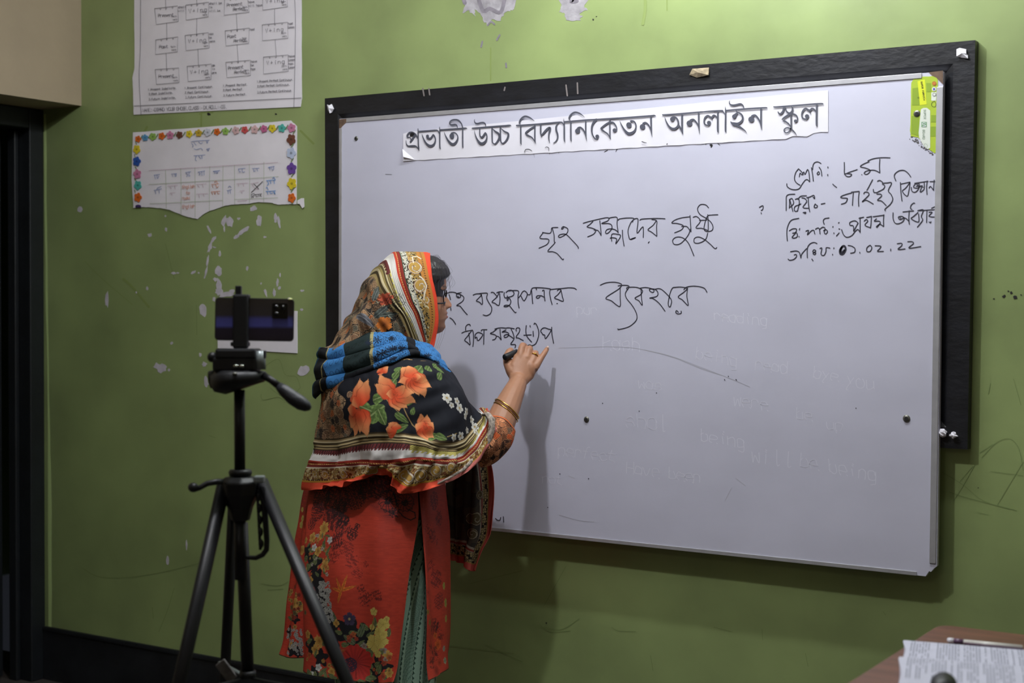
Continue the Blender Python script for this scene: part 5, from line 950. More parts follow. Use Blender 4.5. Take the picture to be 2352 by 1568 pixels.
# twisted pale edge of the shawl over the sleeve
ed = MB().tube([at(1112, 952, 3.925), at(1120, 950, 3.905), at(1129, 962, 3.89), at(1130, 985, 3.885), at(1124, 1008, 3.885), at(1110, 1030, 3.875), at(1090, 1052, 3.845), at(1064, 1078, 3.815), at(1030, 1098, 3.775), at(995, 1116, 3.765)], [.007, .0085, .0095, .0095, .009, .0075, .0055, .004, .003, .002], 14, .6)
o = ed.build('shawl_edge', mat('pale_printed_edge', (186, 172, 158), .85, var=.55, scale=170), T, True)
# ---- tunic
KV = []
for y, L_, xi, R_, e1, e2, zE, zB, zL in ((1062, 716, 724, 1014, 958, 962, 3.84, 3.82, 3.90), (1130, 701, 712, 1022, 960, 963, 3.82, 3.80, 3.88), (1190, 692, 704, 1026, 961, 966, 3.80, 3.785, 3.86), (1250, 683, 700, 1028, 952, 969, 3.79, 3.765, 3.83), (1330, 674, 698, 1030, 938, 974, 3.78, 3.755, 3.80), (1410, 665, 698, 1032, 924, 979, 3.775, 3.755, 3.79), (1490, 657, 698, 1030, 914, 984, 3.765, 3.755, 3.785), (1572, 648, 698, 1026, 903, 990, 3.755, 3.755, 3.78)):
    KV.append([(e1, y, zE), (870, y, zB), (780, y, zL), (xi, y, zL+.09), (xi+10, y, 4.0), (L_+8, y-2, 4.02), (L_, y, 4.07), (760, y, 4.13), (920, y, 4.14), (R_-14, y, 4.08), (R_, y, 3.97), (e2+24, y, 3.85), (e2, y, zE+.025)])
# level hem: keep one height for the bottom ring
zh = .424
Lw = [np.array([at(*p) for p in r]) for r in KV]
for k, w_ in ((-1, 1.0),): Lw[k][:, 2] = zh
for k in (-2, -3): Lw[k][:, 2] = Lw[k][:, 2].mean()
nu, nv = 900, 620
Rg = np.array([catmull(r, np.linspace(0, 1, nu)) for r in Lw]); Gt = catmull(Rg, np.linspace(0, 1, nv)); U1 = np.linspace(0, 1, nu)[None]*np.ones((nv, 1)); V1 = np.linspace(0, 1, nv)[:, None]*np.ones((1, nu)); Nn = normals(Gt, False)
if (Nn[nv//2, int(nu*.12)]@Fv) > 0: Nn = -Nn
Gt = Gt+Nn*((.005*np.sin(U1*38+.8*np.sin(V1*4))+.003*np.sin(U1*77+V1*3))*np.clip(V1*2, .2, 1)*np.clip(U1*14, 0, 1)+.006*(smooth_noise((nv, nu), (6, 16), 5)-.5))[..., None]; S_, T_ = arcs(Gt)
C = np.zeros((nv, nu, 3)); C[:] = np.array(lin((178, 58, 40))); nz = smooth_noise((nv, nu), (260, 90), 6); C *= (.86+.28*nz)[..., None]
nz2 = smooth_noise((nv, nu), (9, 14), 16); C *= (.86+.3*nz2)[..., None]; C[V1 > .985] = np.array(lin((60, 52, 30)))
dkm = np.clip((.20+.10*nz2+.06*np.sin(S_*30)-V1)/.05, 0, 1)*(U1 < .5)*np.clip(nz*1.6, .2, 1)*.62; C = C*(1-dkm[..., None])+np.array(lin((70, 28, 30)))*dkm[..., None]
rs = np.array(lin((120, 34, 30))); C = np.where((U1 > .80)[..., None], C*.85+rs*.1, C)
Pt = Paint(Gt, C); K = (34, 20, 24)
for x, y, r_, sd in ((1000, 1150, 22, 61), (1010, 1190, 20, 62), (995, 1230, 16, 63), (1005, 1330, 22, 64), (1012, 1380, 20, 65), (998, 1440, 20, 66)): Pt.blotch(x, y, r_, (92, 30, 30), sd, .8, .7)
for x, y, r_, sd in ((735, 1140, 34, 1), (770, 1150, 40, 2), (815, 1135, 34, 3), (760, 1190, 30, 4), (728, 1170, 26, 8), (785, 1205, 22, 9), (770, 1240, 20, 6), (840, 1120, 26, 7), (870, 1115, 28, 10), (715, 1200, 16, 11)): Pt.blotch(x, y, r_, (58, 25, 28), sd, .88, .8)
for x, y, r_, sd in ((778, 1165, 22, 21), (788, 1195, 16, 22), (752, 1140, 14, 23)): Pt.blotch(x, y, r_, K, sd, .9, .8)
def spidery(x, y, r, n, rot=0):
    for k in range(n):
        a = rot+2*math.pi*k/n; pts = [(x+r*.15*math.cos(a), y+r*.15*math.sin(a)), (x+r*.6*math.cos(a+.12), y+r*.6*math.sin(a+.12)), (x+r*math.cos(a-.05), y+r*math.sin(a-.05))]; Pt.line(pts, 1.3, K)
        Pt.line([(x+r*.95*math.cos(a-.25), y+r*.95*math.sin(a-.25)), (x+r*1.12*math.cos(a), y+r*1.12*math.sin(a)), (x+r*.95*math.cos(a+.25), y+r*.95*math.sin(a+.25))], 1.3, K)
    Pt.blotch(x, y, r*.4, K, x, .95, 1.0)
spidery(893, 1148, 24, 13); spidery(932, 1152, 20, 12, .2); spidery(825, 1128, 14, 9); spidery(905, 1175, 10, 7)
Pt.line([(915, 1170), (930, 1186), (945, 1192), (957, 1188), (955, 1175), (940, 1168)], 2.4, K); Pt.line([(880, 1166), (905, 1178), (915, 1185)], 2, K); Pt.line([(905, 1130), (910, 1140), (912, 1155)], 4, K)
for x, y, r_ in ((808, 1225, 15), (818, 1208, 8)): Pt.blotch(x, y, r_, K, 31, .9, .9)
for x, y, r_, sd in ((795, 1255, 20, 41), (805, 1285, 18, 42), (818, 1315, 14, 43), (765, 1275, 18, 44), (838, 1295, 8, 45), (828, 1350, 10, 46), (838, 1372, 18, 47), (862, 1365, 12, 48), (868, 1375, 7, 50)): Pt.blotch(x, y, r_, (96, 28, 28) if y < 1330 else (52, 22, 26), sd, .7, .45)
# black garden column on the left and along the bottom
for x, y, r_ in ((718, 1290, 30), (725, 1330, 28), (735, 1370, 30), (745, 1410, 26), (705, 1265, 20), (760, 1435, 30), (800, 1450, 34), (840, 1460, 30), (715, 1480, 26), (735, 1510, 22), (870, 1525, 22), (665, 1450, 16), (672, 1490, 18), (675, 1420, 12), (690, 1500, 10), (855, 1545, 24), (825, 1468, 20), (765, 1470, 20), (720, 1540, 16)):
    idx, a, b = Pt.local(x, y, r_/850); qq = np.hypot(a, b)/(r_/850); Pt.put(idx, qq < .8+.2*np.sin(np.arctan2(b, a)*5+x), lin((20, 20, 26)))
G1, G2 = (92, 104, 62), (150, 154, 110)
rl = random.Random(11)
for x, y in ((712, 1262), (722, 1285), (742, 1250), (752, 1262), (705, 1300), (700, 1282), (748, 1290), (790, 1480), (810, 1455), (835, 1440), (858, 1430), (800, 1500), (770, 1520), (740, 1540), (880, 1510), (868, 1535), (850, 1555), (720, 1555), (690, 1400), (672, 1395), (665, 1420), (825, 1480), (880, 1470), (895, 1450), (765, 1560), (890, 1545), (775, 1450), (845, 1525)): Pt.leaf(x, y, rl.uniform(9, 15), rl.uniform(4, 7), rl.uniform(0, 3), G1, G2)
for x, y in ((745, 1420), (828, 1448), (800, 1470), (765, 1420)): Pt.leaf(x, y, 16, 7, rl.uniform(0, 3), (84, 96, 66), (140, 150, 120))
Yl, Ym = (206, 166, 84), (150, 96, 36)
for x, y, r_, n in ((742, 1212, 17, 6), (716, 1232, 12, 5), (744, 1298, 14, 5), (728, 1265, 12, 5), (690, 1262, 12, 5), (700, 1310, 8, 4), (675, 1385, 14, 5), (692, 1392, 11, 5), (665, 1480, 9, 5), (732, 1470, 16, 6), (722, 1490, 12, 5), (770, 1430, 9, 4), (735, 1230, 10, 5), (712, 1330, 8, 4), (897, 1545, 11, 6), (893, 1505, 12, 5), (760, 1540, 10, 5), (700, 1240, 8, 5), (705, 1455, 10, 5)): Pt.flower(x, y, r_, n, Yl, Ym, x*.3, .4)
for x, y in ((720, 1255), (756, 1238), (730, 1530), (712, 1548), (725, 1370)): Pt.flower(x, y, 9, 5, (206, 208, 204), (150, 156, 150), x, .5)
for k in range(120):
    t = rl.random(); x = 728+26*rl.random()+t*10; y = 1335+t*92; Pt.flower(x, y, rl.uniform(2.5, 5), 5, (176, 176, 170), (110, 112, 108), k, .4)
for k in range(60): Pt.flower(658+38*rl.random(), 1440+62*rl.random(), rl.uniform(2.5, 5), 5, (176, 176, 168), (110, 112, 108), k, .4)
for k in range(70):
    x, y = rl.uniform(690, 900), rl.uniform(1455, 1560)
    if rl.random() < .5: Pt.leaf(x, y, rl.uniform(6, 13), rl.uniform(3, 6), rl.uniform(0, 3), G1, G2)
    else: Pt.flower(x, y, rl.uniform(4, 8), 5, rl.choice([(190, 150, 76), (186, 96, 50), (170, 60, 44), (150, 150, 140)]), (110, 60, 30), k, .4)
for k in range(34):
    x, y = rl.uniform(704, 752), rl.uniform(1225, 1330)
    if rl.random() < .5: Pt.leaf(x, y, rl.uniform(5, 10), rl.uniform(2, 4), rl.uniform(0, 3), G1, G2)
    else: Pt.flower(x, y, rl.uniform(3, 6), 5, rl.choice([(196, 150, 76), (190, 110, 56), (180, 180, 170)]), (120, 70, 34), k, .4)
for k in range(30):
    x, y = rl.uniform(662, 700), rl.uniform(1330, 1440); Pt.flower(x, y, rl.uniform(3, 7), 5, rl.choice([(190, 150, 76), (150, 52, 40), (100, 110, 70)]), (90, 50, 30), k, .4)
# big blossoms
for a, r0 in ((.3, 30), (1.2, 34), (2.0, 28), (2.9, 22), (4.4, 26)): Pt.leaf(782+r0*.55*math.cos(a), 1355-r0*.55*math.sin(a), r0*.6, 3.4, a, (204, 108, 40), (222, 150, 60))
Pt.flower(815, 1520, 40, 5, (176, 44, 34), (128, 26, 26), .4, .16); Pt.blotch(802, 1525, 16, (36, 30, 48), 3, .95, 1.2); Pt.flower(800, 1420, 15, 5, (70, 58, 84), (36, 34, 56), .3, .3, (150, 130, 90)); Pt.flower(735, 1450, 12, 5, (196, 60, 40), (150, 36, 30), .2, .3)
for x, y, r_ in ((856, 1405, 9), (878, 1432, 14), (868, 1450, 12), (858, 1478, 20), (872, 1470, 16), (865, 1500, 9), (884, 1455, 9), (890, 1420, 7), (852, 1440, 7)): Pt.flower(x, y, r_, 5, (206, 188, 100), (196, 172, 84), x, .22)
Pt.line([(857, 1412), (855, 1430), (850, 1450)], 2.2, (140, 110, 50))
for x, y, r_ in ((693, 1190, 8), (690, 1205, 9), (692, 1170, 6)): Pt.flower(x, y, r_, 5, (190, 176, 92), (170, 150, 70), x, .2)
for x, y, r_, c_ in ((1022, 1345, 9, (186, 176, 84)), (1026, 1385, 11, (176, 164, 80)), (1027, 1420, 9, (176, 164, 80)), (990, 1428, 8, (150, 110, 46)), (985, 1405, 6, (150, 110, 46)), (1008, 1480, 13, (216, 92, 40)), (1002, 1460, 8, (206, 92, 40)), (1005, 1540, 18, (176, 54, 40)), (1012, 1520, 14, (190, 66, 44)), (1024, 1515, 8, (150, 150, 120)), (1022, 1490, 7, (150, 150, 130))): Pt.flower(x, y, r_, 6, c_, tuple(int(v*.65) for v in c_), x, .35)
for x, y, r_ in ((1005, 1440, 14), (1000, 1500, 18), (1015, 1460, 12), (995, 1520, 14), (992, 1485, 10)): Pt.blotch(x, y, r_, (30, 22, 26), x, .75, .5)
for x, y, r_ in ((985, 1215, 12), (1005, 1245, 12), (990, 1300, 16), (985, 1360, 10)): Pt.blotch(x, y, r_, (84, 26, 26), x, .6, .3)
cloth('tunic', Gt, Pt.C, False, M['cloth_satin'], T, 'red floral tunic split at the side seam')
# ---- trousers
for k_, (px, z, top_) in enumerate(((934, 3.888, 1190), (838, 4.02, 1190))):
    rings = []
    for y, rx, dx in ((top_, .050, 4), (1300, .064, 2), (1450, .074, 1), (1600, .078, 0), (1720, .072, 3), (1800, .055, 4)):
        c0 = at(px+dx, y, z); rings.append([c0+Rv*rx*math.cos(a)+Fv*rx*.85*math.sin(a) for a in np.linspace(0, 2*math.pi, 17)[:-1]])
    rings = np.array(rings); nu, nv = (420, 520) if k_ == 0 else (90, 90); Rg = np.array([catmull(r, np.linspace(0, 1, nu, endpoint=False), True) for r in rings]); Gp = catmull(Rg, np.linspace(0, 1, nv))
    U1 = np.linspace(0, 1, nu, endpoint=False)[None]*np.ones((nv, 1)); V1 = np.linspace(0, 1, nv)[:, None]*np.ones((1, nu)); Nn = normals(Gp, True)
    Gp = Gp+Nn*(.004*np.sin(U1*2*math.pi*9+V1*3))[..., None]; S_, T_ = arcs(Gp); x_, _, _ = [a.reshape(nv, nu) for a in proj(Gp.reshape(-1, 3))]
    g0, g1, g2 = [np.array(lin(c)) for c in ((160, 194, 170), (58, 86, 72), (186, 214, 188))]
    st = S_+.004*np.sin(V1*6); w_ = .0270; k = np.mod(st, w_*2)/(w_*2); tri = np.abs(np.mod(T_*78, 1)-.5)*2
    C = np.zeros((nv, nu, 3)); C[:] = g0; C[(k > .50)] = g0*.8; C[(k > .5) & (np.mod(k*17, 1) < .45)] = g1*1.3
    C[(k > .36) & (k < .37+.10*tri)] = g1; C[(k > .5-.0) & (k < .52)] = g2; C[(k < .10*tri+.02)] = g1; C[(k > .98)] = g2; C[(k > .44) & (k < .46)] = g2
    cloth('trouser_leg', Gp, C.reshape(-1, 3), True, M['cloth'], T, None, .0015)
# bangles and ring
fa = at(1190, 879, 4.06)-at(1150, 968, 3.975); fa /= np.linalg.norm(fa)
for dy, rr3, tl3 in ((0, .0405, 0), (7, .0412, .05)):
    c0 = at(1164.5-dy*.4, 939+dy, 3.990); ax = fa+Uv*(-.10)-Rv*(.55); ax /= np.linalg.norm(ax); ax = Rv*.62+Uv*.74+Fv*.24; ax /= np.linalg.norm(ax); e1 = np.cross(ax, Fv); e1 /= np.linalg.norm(e1); e2 = np.cross(ax, e1)
    MB().tube([c0+rr3*(math.cos(t)*e1+math.sin(t)*e2) for t in np.linspace(0, 2*math.pi, 49)], .0022 if dy == 0 else .0016, 10, caps=False).build('bangle', M['gold'], T, True)
ra = h_(996, 264, 4.113)-h_(962, 350, 4.096); ra /= np.linalg.norm(ra); c0 = h_(978, 300, 4.1015); e1 = np.cross(ra, Fv); e1 /= np.linalg.norm(e1); e2 = np.cross(ra, e1)
rg = MB().tube([c0+.0112*(math.cos(t)*e1+math.sin(t)*e2) for t in np.linspace(0, 2*math.pi, 33)], .0014, 8, caps=False); nv_ = -Fv+ra*(Fv@ra); rg.ball(c0+nv_/np.linalg.norm(nv_)*.0116, (.0034, .0026, .0034), 12, 8); rg.build('ring', M['gold'], T, True)
# marker
p1 = h_(965, 172, 4.168); p0 = h_(622, 318, 4.075); d_ = p1-p0; d_ /= np.linalg.norm(d_); L_ = np.linalg.norm(p1-p0)
mk = empty('marker_pen', p0, 'black marker pen held in the writing hand, tip on the board', 'marker')
MB().tube([p0, p0+d_*.002, p0+d_*.055, p0+d_*.056], [.0078, .0092, .0092, .0086], 20).build('barrel_end', M['bplastic'], mk, True)
MB().tube([p0+d_*.056, p0+d_*(L_-.035)], .0084, 20).build('barrel', M['paper'], mk, True)
MB().tube([p0+d_*(L_-.035), p0+d_*(L_-.014), p0+d_*(L_-.010)], [.0084, .0070, .0045], 18).build('neck', M['bplastic'], mk, True)
MB().tube([p0+d_*(L_-.010), p0+d_*L_], [.0028, .0018], 12).build('tip', M['hole'], mk, True)

# ================================================================== tripod with phone
ZT = 2.98
base = at(552, 1100, ZT); tb = np.array([base[0], base[1], 0])
TR = empty('tripod', tb, 'black camera tripod holding a phone, in front of the green wall', 'tripod')
def t3(px, py, dz=0): return at(px, py, ZT+dz)
def tbld(mb, name, m, parent=None, sm=True, bev=0): return mb.build(name, m, parent or TR, sm, bev)
def obox(c, hx, hy, hz, rx=Rv, up=Uv, fw=Fv):
    mb = MB(); c = np.array(c)
    V = [c+rx*a*hx+fw*b*hy+up*d*hz for d in (-1, 1) for b in (-1, 1) for a in (-1, 1)]
    mb.add(V, [(0, 2, 3, 1), (4, 5, 7, 6), (0, 1, 5, 4), (1, 3, 7, 5), (3, 2, 6, 7), (2, 0, 4, 6)]); return mb
UZ = np.array([0, 0, 1.])
pxm = FPX/ZT
tbld(MB().tube([t3(550, 895), t3(551, 1085)], 12.5/pxm, 20), 'centre_column', M['bmetal'])
tbld(MB().tube([t3(551, 1190), t3(553, 1330)], 14/pxm, 20), 'lower_column', M['bmetal'])
cl = MB().tube([t3(552, 1078), t3(552, 1084), t3(552, 1092)], [24/pxm, 27/pxm, 25/pxm], 24); cl.tube([t3(552, 1092), t3(552, 1110)], [16/pxm, 22/pxm], 24)
tbld(cl, 'column_collar', M['bplastic'])
hub = MB().tube([t3(552, 1094), t3(552, 1106), t3(552, 1135), t3(552, 1165), t3(552, 1195)], [34/pxm, 48/pxm, 44/pxm, 30/pxm, 22/pxm], 8)
tbld(hub, 'leg_hub', M['bplastic'], None, False, .003)
hubshine = obox(t3(596, 1100, -.03), 12/pxm, 12/pxm, 8/pxm); tbld(hubshine, 'hub_shine', M['gplastic'], None, False, .003)  # grey block standing in for the shine on the hub
# crank on the left
cr = MB().tube([t3(512, 1106, -.03), t3(498, 1106, -.035), t3(476, 1110, -.04), t3(458, 1120, -.04), t3(446, 1124, -.04)], [7/pxm, 7/pxm, 6.5/pxm, 6/pxm, 6/pxm], 12)
crk = tbld(cr, 'crank_handle', M['bplastic']); tbld(MB().ball(t3(444, 1119, -.045), (13/pxm, 11/pxm, 11/pxm), 16, 10), 'crank_knob', M['bplastic'], crk)
# legs: upper tube, lower tube, clamp, foot
def leg(top, foot_, w0, w1):
    top, foot_ = np.array(top), np.array(foot_); d = foot_-top; o = tbld(MB().tube([top, top+d*.62], [w0, w0*.96], 14, .8), 'leg', M['bmetal'])
    c = obox(top+d*.62, w0*1.45, w0*1.3, .024); c.build('leg_clamp', M['bplastic'], o, bevel=.003)
    MB().tube([top+d*.60, foot_-d/np.linalg.norm(d)*.03], w1, 12, .8).build('lower_tube', M['bmetal'], o, True)
    MB().tube([foot_-d/np.linalg.norm(d)*.035, foot_-d/np.linalg.norm(d)*.008, foot_], [w1*1.3, w1*1.6, w1*1.1], 12).build('rubber_foot', M['bplastic'], o, True)
def footpt(px, py, x2, py2, z):   # where the line of the leg meets the floor
    h = at(px, py, ZT); g = at(x2, py2, z); t = h[2]/(h[2]-g[2]); return h+(g-h)*t
def floor_foot(h, g): t = (h[2]-.012)/(h[2]-g[2]); return h+(g-h)*t
hL, gL = t3(516, 1104), at(432, 1478, ZT-.10); leg(hL, floor_foot(hL, gL), 18/pxm, 13/pxm)
hR, gR = t3(600, 1104), at(782, 1530, ZT-.12); leg(hR, floor_foot(hR, gR), 17/pxm, 10.5/pxm)
hM, gM = t3(538, 1115, .04), at(519, 1500, ZT+.16); leg(hM, floor_foot(hM, gM), 14.5/pxm, 10.5/pxm)
# inner brace column and spreader arms
tbld(MB().tube([t3(555, 1200, .02), t3(569, 1548, .02)], 14.5/pxm, 16), 'brace_column', M['bmetal'])
sp_ = MB().tube([t3(569, 1540, .02), t3(569, 1556, .02)], 19/pxm, 18); spd = tbld(sp_, 'spreader_collar', M['bplastic'])
for tgt, c_ in ((t3(505, 1520, .12), M['gplastic']), (at(430, 1590, ZT-.1), M['bmetal']), (at(800, 1600, ZT-.12), M['bmetal'])):
    MB().tube([t3(569, 1556, .02), tgt], 6/pxm, 10, .5).build('spreader_arm', c_, spd, True)
tbld(obox(t3(520, 1540, .05), 13/pxm, 5/pxm, 26/pxm, Rv*.8+Uv*.6, Uv*.8-Rv*.6), 'spreader_tab', mat('worn_grey', (120, 116, 116), .6, var=.3, scale=60), spd, False, .002)
# toothed brace handle
tbld(MB().tube([t3(596, 1122, -.01), t3(606, 1150, -.01), t3(610, 1200, -.01), t3(613, 1240, -.01), t3(612, 1262, -.01), t3(603, 1274, -.01), t3(588, 1281, -.01), t3(570, 1280, 0), t3(553, 1276, 0)], [8/pxm, 8/pxm, 7/pxm, 6.5/pxm, 6.5/pxm, 6/pxm, 5.5/pxm, 5/pxm, 5/pxm], 12), 'brace_handle', M['bplastic'])
gr_ = MB()
for k in range(5): gr_.ball(t3(594+k*1.4, 1140+k*27, -.012), (6/pxm, 6/pxm, 11/pxm), 10, 8)
gr_.tube([t3(591, 1128, -.01), t3(598, 1262, -.01)], 3.4/pxm, 8); tbld(gr_, 'brace_rack', M['bplastic'])
# pan head
hd = MB().tube([t3(552, 894), t3(550, 888), t3(548, 874), t3(546, 858), t3(546, 850)], [36/pxm, 58/pxm, 66/pxm, 64/pxm, 50/pxm], 26); tbld(hd, 'pan_head', M['bplastic'])
tbld(MB().tube([t3(482, 872), t3(496, 870)], [20/pxm, 22/pxm], 16), 'tilt_knob', M['bplastic'])
md = obox(t3(545, 836), 50/pxm, 40/pxm, 17/pxm); tbld(md, 'tilt_block', M['bplastic'], None, False, .006)
tbld(obox(t3(548, 812), 46/pxm, 44/pxm, 12/pxm), 'mounting_plate', M['bplastic'], None, False, .005)
tbld(MB().tube([t3(482, 820, -.02), t3(500, 820, -.02)], [11/pxm, 9/pxm], 16).ball(t3(488, 820, -.02), 12/pxm, 14, 10), 'side_knob', M['bplastic'])
tbld(MB().tube([t3(597, 806, -.02), t3(597, 848, -.02)], [12/pxm, 14/pxm], 18), 'steel_drum', M['gplastic'])
tbld(obox(t3(606, 814, -.02), 5/pxm, 8/pxm, 9/pxm), 'quick_release_lever', M['bplastic'], None, False, .002)
for x in (542, 555): tbld(MB().tube([t3(x-5, 840, -.042), t3(x+5, 840, -.042)], 3.6/pxm, 12), 'bright_bolt', mat('polished_steel', (220, 226, 216), .12, 1.0))
tbld(MB().tube([t3(534, 858, -.058), t3(544, 858, -.058)], 3/pxm, 12), 'bolt', M['screw'])
hn = tbld(MB().tube([t3(606, 862, -.02), t3(622, 872, -.03), t3(640, 886, -.035)], [9/pxm, 8/pxm, 8.5/pxm], 14), 'pan_handle', M['bmetal'])
MB().tube([t3(640, 886, -.035), t3(652, 896, -.038), t3(672, 913, -.04), t3(692, 926, -.042), t3(706, 934, -.043), t3(713, 938, -.044)], [9.5/pxm, 14/pxm, 16.5/pxm, 16.5/pxm, 12/pxm, 5/pxm], 18).build('grip', mat('rubber_grip', (30, 32, 38), .5, bump=.2, bscale=90), hn, True)
# phone holder
ho = tbld(obox(t3(553, 738, -.008), 17/pxm, 12/pxm, 62/pxm), 'phone_clamp', M['bplastic'], None, False, .004)
obox(t3(548, 668, -.008), 7/pxm, 7/pxm, 12/pxm).build('clamp_screw', M['bplastic'], ho, bevel=.002)
obox(t3(558, 680, .0), 15/pxm, 16/pxm, 4/pxm).build('upper_jaw', M['bplastic'], ho, bevel=.002); obox(t3(552, 790, .0), 20/pxm, 16/pxm, 5/pxm).build('lower_jaw', M['bplastic'], ho, bevel=.002)
# phone
def rrect(c, hx, hz, r, n=6):
    out = []
    for sx, sz, a0 in ((1, 1, 0), (-1, 1, 90), (-1, -1, 180), (1, -1, 270)):
        for k in range(n+1):
            a = math.radians(a0+90*k/n); out.append(c+PR*(sx*(hx-r)+r*math.cos(a))+PU*(sz*(hz-r)+r*math.sin(a)))
    return out
tl2 = math.radians(-1.2); PR = Rv*math.cos(tl2)+Uv*math.sin(tl2)*.8; PR = PR*.985+Fv*.17; PR /= np.linalg.norm(PR); PU = UZ-PR*(UZ@PR); PU /= np.linalg.norm(PU); PF = np.cross(PU, PR); PF = PF if PF@Fv > 0 else -PF
pc = t3(585, 733.5, .012)
ph = empty('phone', pc-PU*(50/pxm), 'dark smartphone with a painted blue reflection, clamped sideways on the tripod', 'phone')
MB().prism(rrect(pc, 90/pxm, 49.5/pxm, 9/pxm), PF*.0085).build('case', mat('phone_case', (34, 32, 34), .3), ph, bevel=.0012)
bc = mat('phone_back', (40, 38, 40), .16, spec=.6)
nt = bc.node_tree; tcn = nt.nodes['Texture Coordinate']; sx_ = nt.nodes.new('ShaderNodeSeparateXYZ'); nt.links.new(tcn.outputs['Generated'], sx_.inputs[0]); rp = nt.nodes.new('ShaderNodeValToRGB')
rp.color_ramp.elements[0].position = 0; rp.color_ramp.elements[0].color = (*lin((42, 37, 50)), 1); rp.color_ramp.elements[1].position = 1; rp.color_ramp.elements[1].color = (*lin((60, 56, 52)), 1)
for p_, c_ in ((.28, (44, 38, 56)), (.36, (84, 88, 168)), (.50, (80, 82, 156)), (.60, (60, 57, 62))): e = rp.color_ramp.elements.new(p_); e.color = (*lin(c_), 1)  # blue reflection on the glossy back painted into the colour ramp
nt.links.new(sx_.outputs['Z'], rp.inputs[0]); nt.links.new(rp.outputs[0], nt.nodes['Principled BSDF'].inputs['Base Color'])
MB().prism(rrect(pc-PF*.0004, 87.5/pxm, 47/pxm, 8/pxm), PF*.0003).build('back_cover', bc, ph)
cm = MB().prism(rrect(pc+PR*(57/pxm)+PU*(21/pxm)-PF*.0022, 18/pxm, 18/pxm, 4/pxm), PF*.0018).build('camera_module', mat('camera_glass', (12, 12, 14), .1), ph, bevel=.0005)
for dx, dz in ((-8, 8), (-8, -8), (8, 8)):
    c0 = pc+PR*((57+dx)/pxm)+PU*((21+dz)/pxm); MB().tube([c0-PF*.0023, c0-PF*.0030], 5.5/pxm, 16).build('camera_lens', mat('lens_black', (8, 8, 12), .05), cm, True)
MB().ball(pc+PR*(80/pxm)+PU*(48.6/pxm)-PF*.001, (.005, .0035, .002), 12, 8).build('corner_bumper', mat('clear_yellow', (226, 232, 160), .15), ph, True)
MB().prism(rrect(pc+PF*.0087, 86/pxm, 46/pxm, 6/pxm), PF*.0003).build('screen', mat('screen_off', (10, 10, 12), .1), ph)

# ================================================================== table, book, pen
ZTB = .75
cA, cB, cC = on_z(2148, 1431, ZTB), on_z(2352, 1457, ZTB), on_z(1977, 1568, ZTB)
tx0, ty0 = (cA[0]+cC[0])/2-.005, (cA[1]+cB[1])/2
tx1, ty1 = tx0+1.2, ty0-.85
tab = empty('table', ((tx0+tx1)/2, (ty0+ty1)/2, 0), 'brown wooden table at the lower right with an open book on it', 'table')
wood = mat('brown_wood', (112, 74, 56), .5, var=.35, scale=5, bump=.05, bscale=30, c2=(84, 54, 38), stretch=(1, 7, 1))
pts = []
for sx, sy, a0 in ((tx1, ty0, 0), (tx0, ty0, 90), (tx0, ty1, 180), (tx1, ty1, 270)):
    for k in range(6):
        a = math.radians(a0+18*k); ex = sx-math.copysign(.03, math.cos(math.radians(a0+45))); ey = sy-math.copysign(.03, math.sin(math.radians(a0+45))); pts.append(np.array([ex+.03*math.cos(a), ey+.03*math.sin(a), ZTB]))
MB().prism(pts, (0, 0, -.028)).build('table_top', wood, tab, bevel=.003)
for x in (tx0+.06, tx1-.06):
    for y in (ty0-.06, ty1+.06): MB().box((x-.022, y-.022, 0), (x+.022, y+.022, ZTB-.029)).build('leg', wood, tab, bevel=.003)
if 1: pass
for a, b in (((tx0+.085, ty0-.075, ZTB-.12), (tx1-.085, ty0-.05, ZTB-.029)), ((tx0+.085, ty1+.05, ZTB-.12), (tx1-.085, ty1+.075, ZTB-.029))): MB().box(a, b).build('apron', wood, tab)
for a, b in (((tx0+.05, ty1+.085, ZTB-.12), (tx0+.075, ty0-.085, ZTB-.029)), ((tx1-.075, ty1+.085, ZTB-.12), (tx1-.05, ty0-.085, ZTB-.029))): MB().box(a, b).build('apron', wood, tab)
# open book: spine parallel to the wall, far page rises then falls
bl_, bf = on_z(2072, 1509, ZTB+.012), on_z(2077, 1466, ZTB+.006)
bd = on_z(2352, 1533, ZTB+.012)-bl_; bd[2] = 0; bd /= np.linalg.norm(bd); bn_ = np.array([-bd[1], bd[0], 0]); nq = bl_-on_z(2073, 1568, ZTB+.015); nq[2] = 0; nq /= np.linalg.norm(nq); bn_ = bn_*.45+nq*.55; bn_ /= np.linalg.norm(bn_)
Lb = .30
dfar = (bf-bl_)@bn_
prof_ = [(dfar, .002), (dfar*.9, .005), (dfar*.7, .008), (dfar*.45, .010), (dfar*.2, .010), (dfar*.05, .007), (0, .006), (-.01, .012), (-.03, .019), (-.07, .023), (-.12, .022), (-.17, .016), (-.20, .010)]
pf = catmull(np.array(prof_), np.linspace(0, 1, 61)); V = []; nB = 30
for i in range(nB+1):
    t = i/nB
    for d_, z_ in pf: V.append(bl_*[1, 1, 0]+bd*(t*Lb+.004*math.sin(d_*30)*(i == 0))+bn_*d_+np.array([0, 0, ZTB+.001+z_]))
for i in (0, nB):
    for d_, z_ in pf: V.append(bl_*[1, 1, 0]+bd*(i/nB*Lb)+bn_*d_+np.array([0, 0, ZTB+.0008]))
n = len(pf); F = [(i*n+j, i*n+j+1, (i+1)*n+j+1, (i+1)*n+j) for i in range(nB) for j in range(n-1)]
b0, b1 = (nB+1)*n, (nB+2)*n
F += [(j, b0+j, b0+j+1, j+1) for j in range(n-1)]+[(nB*n+j+1, b1+j+1, b1+j, nB*n+j) for j in range(n-1)]+[(b0+j, b1+j, b1+j+1, b0+j+1) for j in range(n-1)]+[(i*n, (i+1)*n, b1, b0) for i in (0,)][:0]
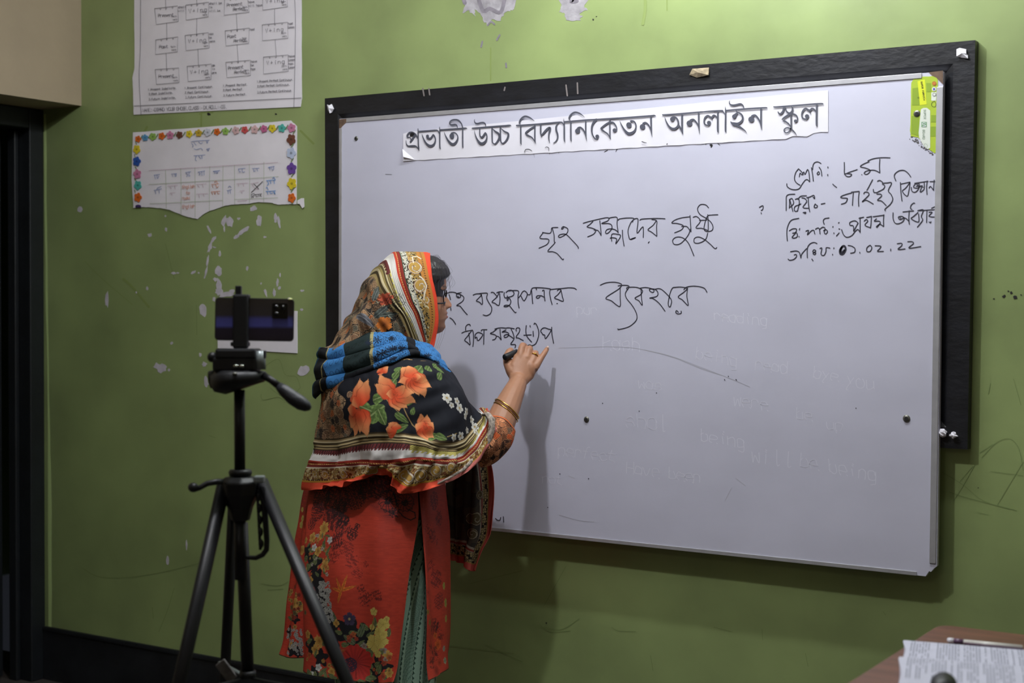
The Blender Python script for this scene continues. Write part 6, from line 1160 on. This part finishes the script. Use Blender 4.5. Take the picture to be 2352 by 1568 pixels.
bkc = bl_*[1, 1, 0]+bd*Lb/2+np.array([0, 0, ZTB])
book = empty('open_book', bkc, 'open book with white printed pages lying on the brown table', 'book')
mesh_obj('pages', V, F, mat('book_paper', (190, 190, 206), .7, var=.04, scale=20), book)
tx = MB(); rb = random.Random(4)
def bz(d_): return float(np.interp(d_, pf[::-1, 0], pf[::-1, 1]))
for k in range(54):
    x = .012+k*.0053
    for (a, b) in ((dfar-.008-rb.random()*.02, .020), (-.020, -.17 if rb.random() < .7 else -.17*rb.uniform(.4, .9))):
        if rb.random() < .12: continue
        if k % 9 == 8 and b > 0: continue
        seg = np.linspace(a, b, 14)
        for u, v in zip(seg[:-1], seg[1:]):
            if rb.random() < .14: continue
            q_ = [bl_*[1, 1, 0]+bd*(x+e)+bn_*d_+np.array([0, 0, ZTB+.0016+bz(d_)]) for e, d_ in ((0, u), (.0019, u), (.0019, v), (0, v))]; tx.add(q_, [(0, 1, 2, 3)])
tx.build('printed_text', mat('text_grey', (128, 129, 143), .8), book)['kind'] = 'stuff'
# pen beyond the book
pa, pb = on_z(2176, 1470, ZTB+.006), on_z(2349, 1487, ZTB+.006); pd = pb-pa; Lp_ = np.linalg.norm(pd); pd /= Lp_
pn = empty('pen', (pa+pb)/2, 'clear and purple ballpoint pen lying behind the open book', 'pen')
MB().tube([pa, pa+pd*.004, pa+pd*.012], [.0040, .0052, .0050], 14).build('end_plug', M['paper'], pn, True)
MB().tube([pa+pd*.012, pa+pd*.030], .0050, 14).build('grip_section', mat('purple_ink', (92, 66, 92), .3), pn, True)
MB().tube([pa+pd*.030, pb], .0048, 14).build('barrel', mat('clear_barrel', (206, 204, 196), .15, spec=.8), pn, True)
MB().tube([pa+pd*.030-UZ*.0018-Fv*.0035, pb-UZ*.0018-Fv*.0035], .0026, 10).build('refill', mat('refill', (96, 66, 92), .3), pn, True)
# dark rounded thing on the near page
q0 = on_z(2168, 1560, ZTB+.031)
q_ = MB(); q_.tube([q0+bn_*.012, q0+bn_*.004, q0-bn_*.02, q0-bn_*.055, q0-bn_*.07], [.006, .016, .021, .021, .012], 20, .75)
q_.V = [tuple(np.array(v)-np.array([0, 0, 0])) for v in q_.V]
tag(q_.build('eraser_holder', mat('soft_black', (34, 34, 36), .45), None, True), 'small black rounded object on the open page, cut by the bottom edge', 'object')
